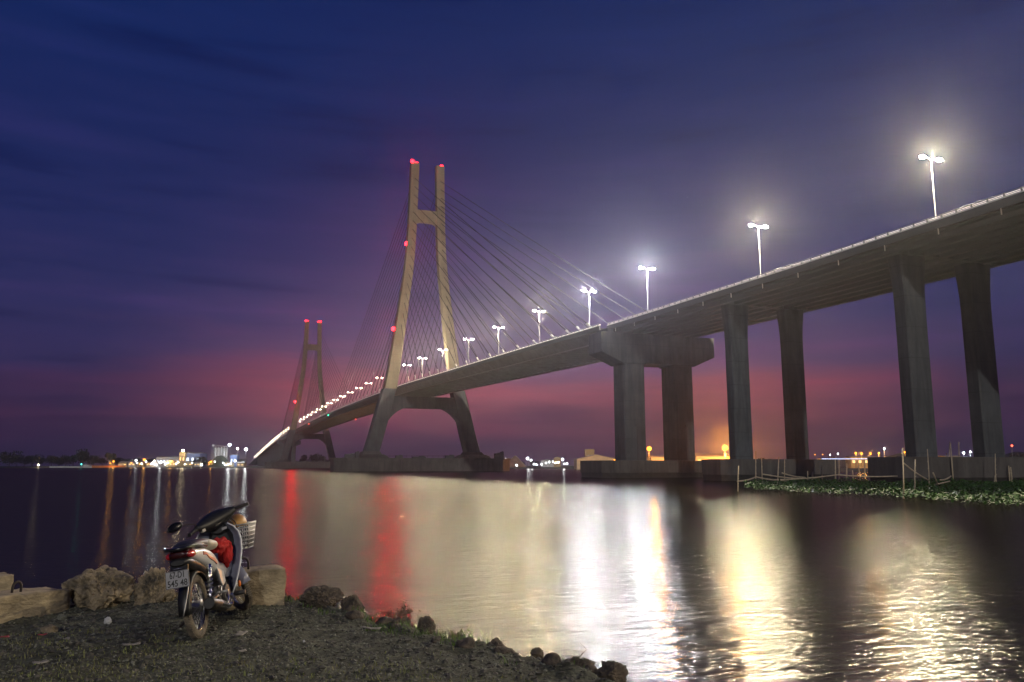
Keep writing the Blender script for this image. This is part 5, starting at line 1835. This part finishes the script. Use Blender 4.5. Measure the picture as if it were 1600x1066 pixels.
# height above the horizon -> colour; stretched so that 0..0.6 of sin(elevation) fills the ramp
hgt_ = math_('MULTIPLY', sx.outputs['Z'], 1 / .6, True)
SKY_GLOW = [(0.0, (.085, .045, .085)), (.02, (.085, .045, .085)), (.055, (.12, .045, .092)), (.10, (.25, .062, .105)), (.155, (.33, .08, .125)), (.20, (.17, .075, .17)), (.28, (.085, .058, .175)), (.42, (.048, .038, .15)), (.6, (.018, .02, .108)), (.8, (.008, .014, .09)), (1, (.005, .011, .075))]
SKY_SIDE = [(0.0, (.022, .018, .06)), (.02, (.024, .019, .06)), (.055, (.045, .021, .066)), (.10, (.068, .025, .074)), (.155, (.048, .025, .085)), (.20, (.037, .029, .108)), (.28, (.027, .029, .122)), (.42, (.019, .026, .122)), (.6, (.011, .022, .118)), (.8, (.006, .021, .122)), (1, (.004, .018, .115))]
rg, rs = ramp(SKY_GLOW), ramp(SKY_SIDE)
# soft cloud streaks bend the bands
mp = N.new('ShaderNodeMapping'); mp.inputs['Scale'].default_value = (1.6, 1.6, 13)
L.new(nrm.outputs[0], mp.inputs['Vector'])
cn = N.new('ShaderNodeTexNoise'); cn.inputs['Scale'].default_value = 1.7; cn.inputs['Detail'].default_value = 6; cn.inputs['Roughness'].default_value = .5
L.new(mp.outputs['Vector'], cn.inputs['Vector'])
w = math_('MULTIPLY', math_('SUBTRACT', cn.outputs['Fac'], .5), .17)
w = math_('MULTIPLY', w, math_('MULTIPLY', hgt_, 9, True))
hh_ = math_('ADD', hgt_, w)
L.new(hh_, rg.inputs['Fac']); L.new(hh_, rs.inputs['Fac'])
# brightest round the place where the sun went down
gd = ray(830, 690)[0]; gd = V((gd.x, gd.y, 0)).normalized()
dt = N.new('ShaderNodeVectorMath'); dt.operation = 'DOT_PRODUCT'
L.new(nrm.outputs[0], dt.inputs[0]); dt.inputs[1].default_value = gd
az = N.new('ShaderNodeMapRange'); az.interpolation_type = 'SMOOTHSTEP'
az.inputs['From Min'].default_value = math.cos(R(31)); az.inputs['From Max'].default_value = math.cos(R(4))
L.new(dt.outputs['Value'], az.inputs['Value'])
mx = N.new('ShaderNodeMix'); mx.data_type = 'RGBA'
L.new(az.outputs[0], mx.inputs[0]); L.new(rs.outputs['Color'], mx.inputs[6]); L.new(rg.outputs['Color'], mx.inputs[7])
# cloud bars catching the afterglow
mp2 = N.new('ShaderNodeMapping'); mp2.inputs['Scale'].default_value = (2.0, 2.0, 19); mp2.inputs['Location'].default_value = (3.1, 1.7, .4)
L.new(nrm.outputs[0], mp2.inputs['Vector'])
cn2 = N.new('ShaderNodeTexNoise'); cn2.inputs['Scale'].default_value = 1.9; cn2.inputs['Detail'].default_value = 7; cn2.inputs['Roughness'].default_value = .55
L.new(mp2.outputs['Vector'], cn2.inputs['Vector'])
cr = ramp([(0.28, (.52, .60, .74)), (.44, (.90, .92, .95)), (.58, (1.15, 1.0, 1.0)), (.70, (1.5, 1.1, 1.12))])
L.new(cn2.outputs['Fac'], cr.inputs['Fac'])
mm = N.new('ShaderNodeMix'); mm.data_type = 'RGBA'; mm.blend_type = 'MULTIPLY'; mm.inputs[0].default_value = 1
L.new(mx.outputs[2], mm.inputs[6]); L.new(cr.outputs['Color'], mm.inputs[7])
# sky texture with the moon's direction, very faint
sk = N.new('ShaderNodeTexSky'); sk.sky_type = 'NISHITA'; sk.sun_disc = False
sk.sun_elevation = math.asin(-MOON.z); sk.sun_rotation = math.atan2(-MOON.x, -MOON.y)
sm = N.new('ShaderNodeMix'); sm.data_type = 'RGBA'; sm.blend_type = 'ADD'; sm.inputs[0].default_value = .0006
L.new(mm.outputs[2], sm.inputs[6]); L.new(sk.outputs['Color'], sm.inputs[7])
# a few stars
vo = N.new('ShaderNodeTexVoronoi'); vo.inputs['Scale'].default_value = 26
L.new(nrm.outputs[0], vo.inputs['Vector'])
st = math_('LESS_THAN', vo.outputs['Distance'], .013)
st = math_('MULTIPLY', st, math_('GREATER_THAN', hgt_, .3))
sa = N.new('ShaderNodeMix'); sa.data_type = 'RGBA'; sa.blend_type = 'ADD'
L.new(math_('MULTIPLY', st, .12), sa.inputs[0]); L.new(sm.outputs[2], sa.inputs[6]); sa.inputs[7].default_value = (.8, .85, 1, 1)
L.new(sa.outputs[2], bg.inputs['Color'])
bg.inputs['Strength'].default_value = .86

HAZE = .00016
if HAZE:
    hm_ = bpy.data.materials.new('river_haze_air'); hm_.use_nodes = True
    nt2 = hm_.node_tree; nt2.nodes.clear()
    pv = nt2.nodes.new('ShaderNodeVolumePrincipled')
    pv.inputs['Color'].default_value = (.86, .86, .95, 1)
    pv.inputs['Density'].default_value = HAZE
    pv.inputs['Anisotropy'].default_value = .84
    om = nt2.nodes.new('ShaderNodeOutputMaterial')
    nt2.links.new(pv.outputs[0], om.inputs['Volume'])
    hz = MB().box((0, 1250, 79), (7600, 8200, 163)).build('haze', hm_)
    tag(hz, kind='stuff')

scene.view_settings.view_transform = 'Standard'
scene.view_settings.look = 'None'
scene.view_settings.exposure = 0
scene.view_settings.gamma = 1
cy = scene.cycles
cy.use_denoising = True
cy.max_bounces = 6
cy.diffuse_bounces = 2
cy.glossy_bounces = 3
cy.volume_bounces = 0
cy.sample_clamp_indirect = 3
cy.sample_clamp_direct = 0
cy.caustics_reflective = False
cy.caustics_refractive = False
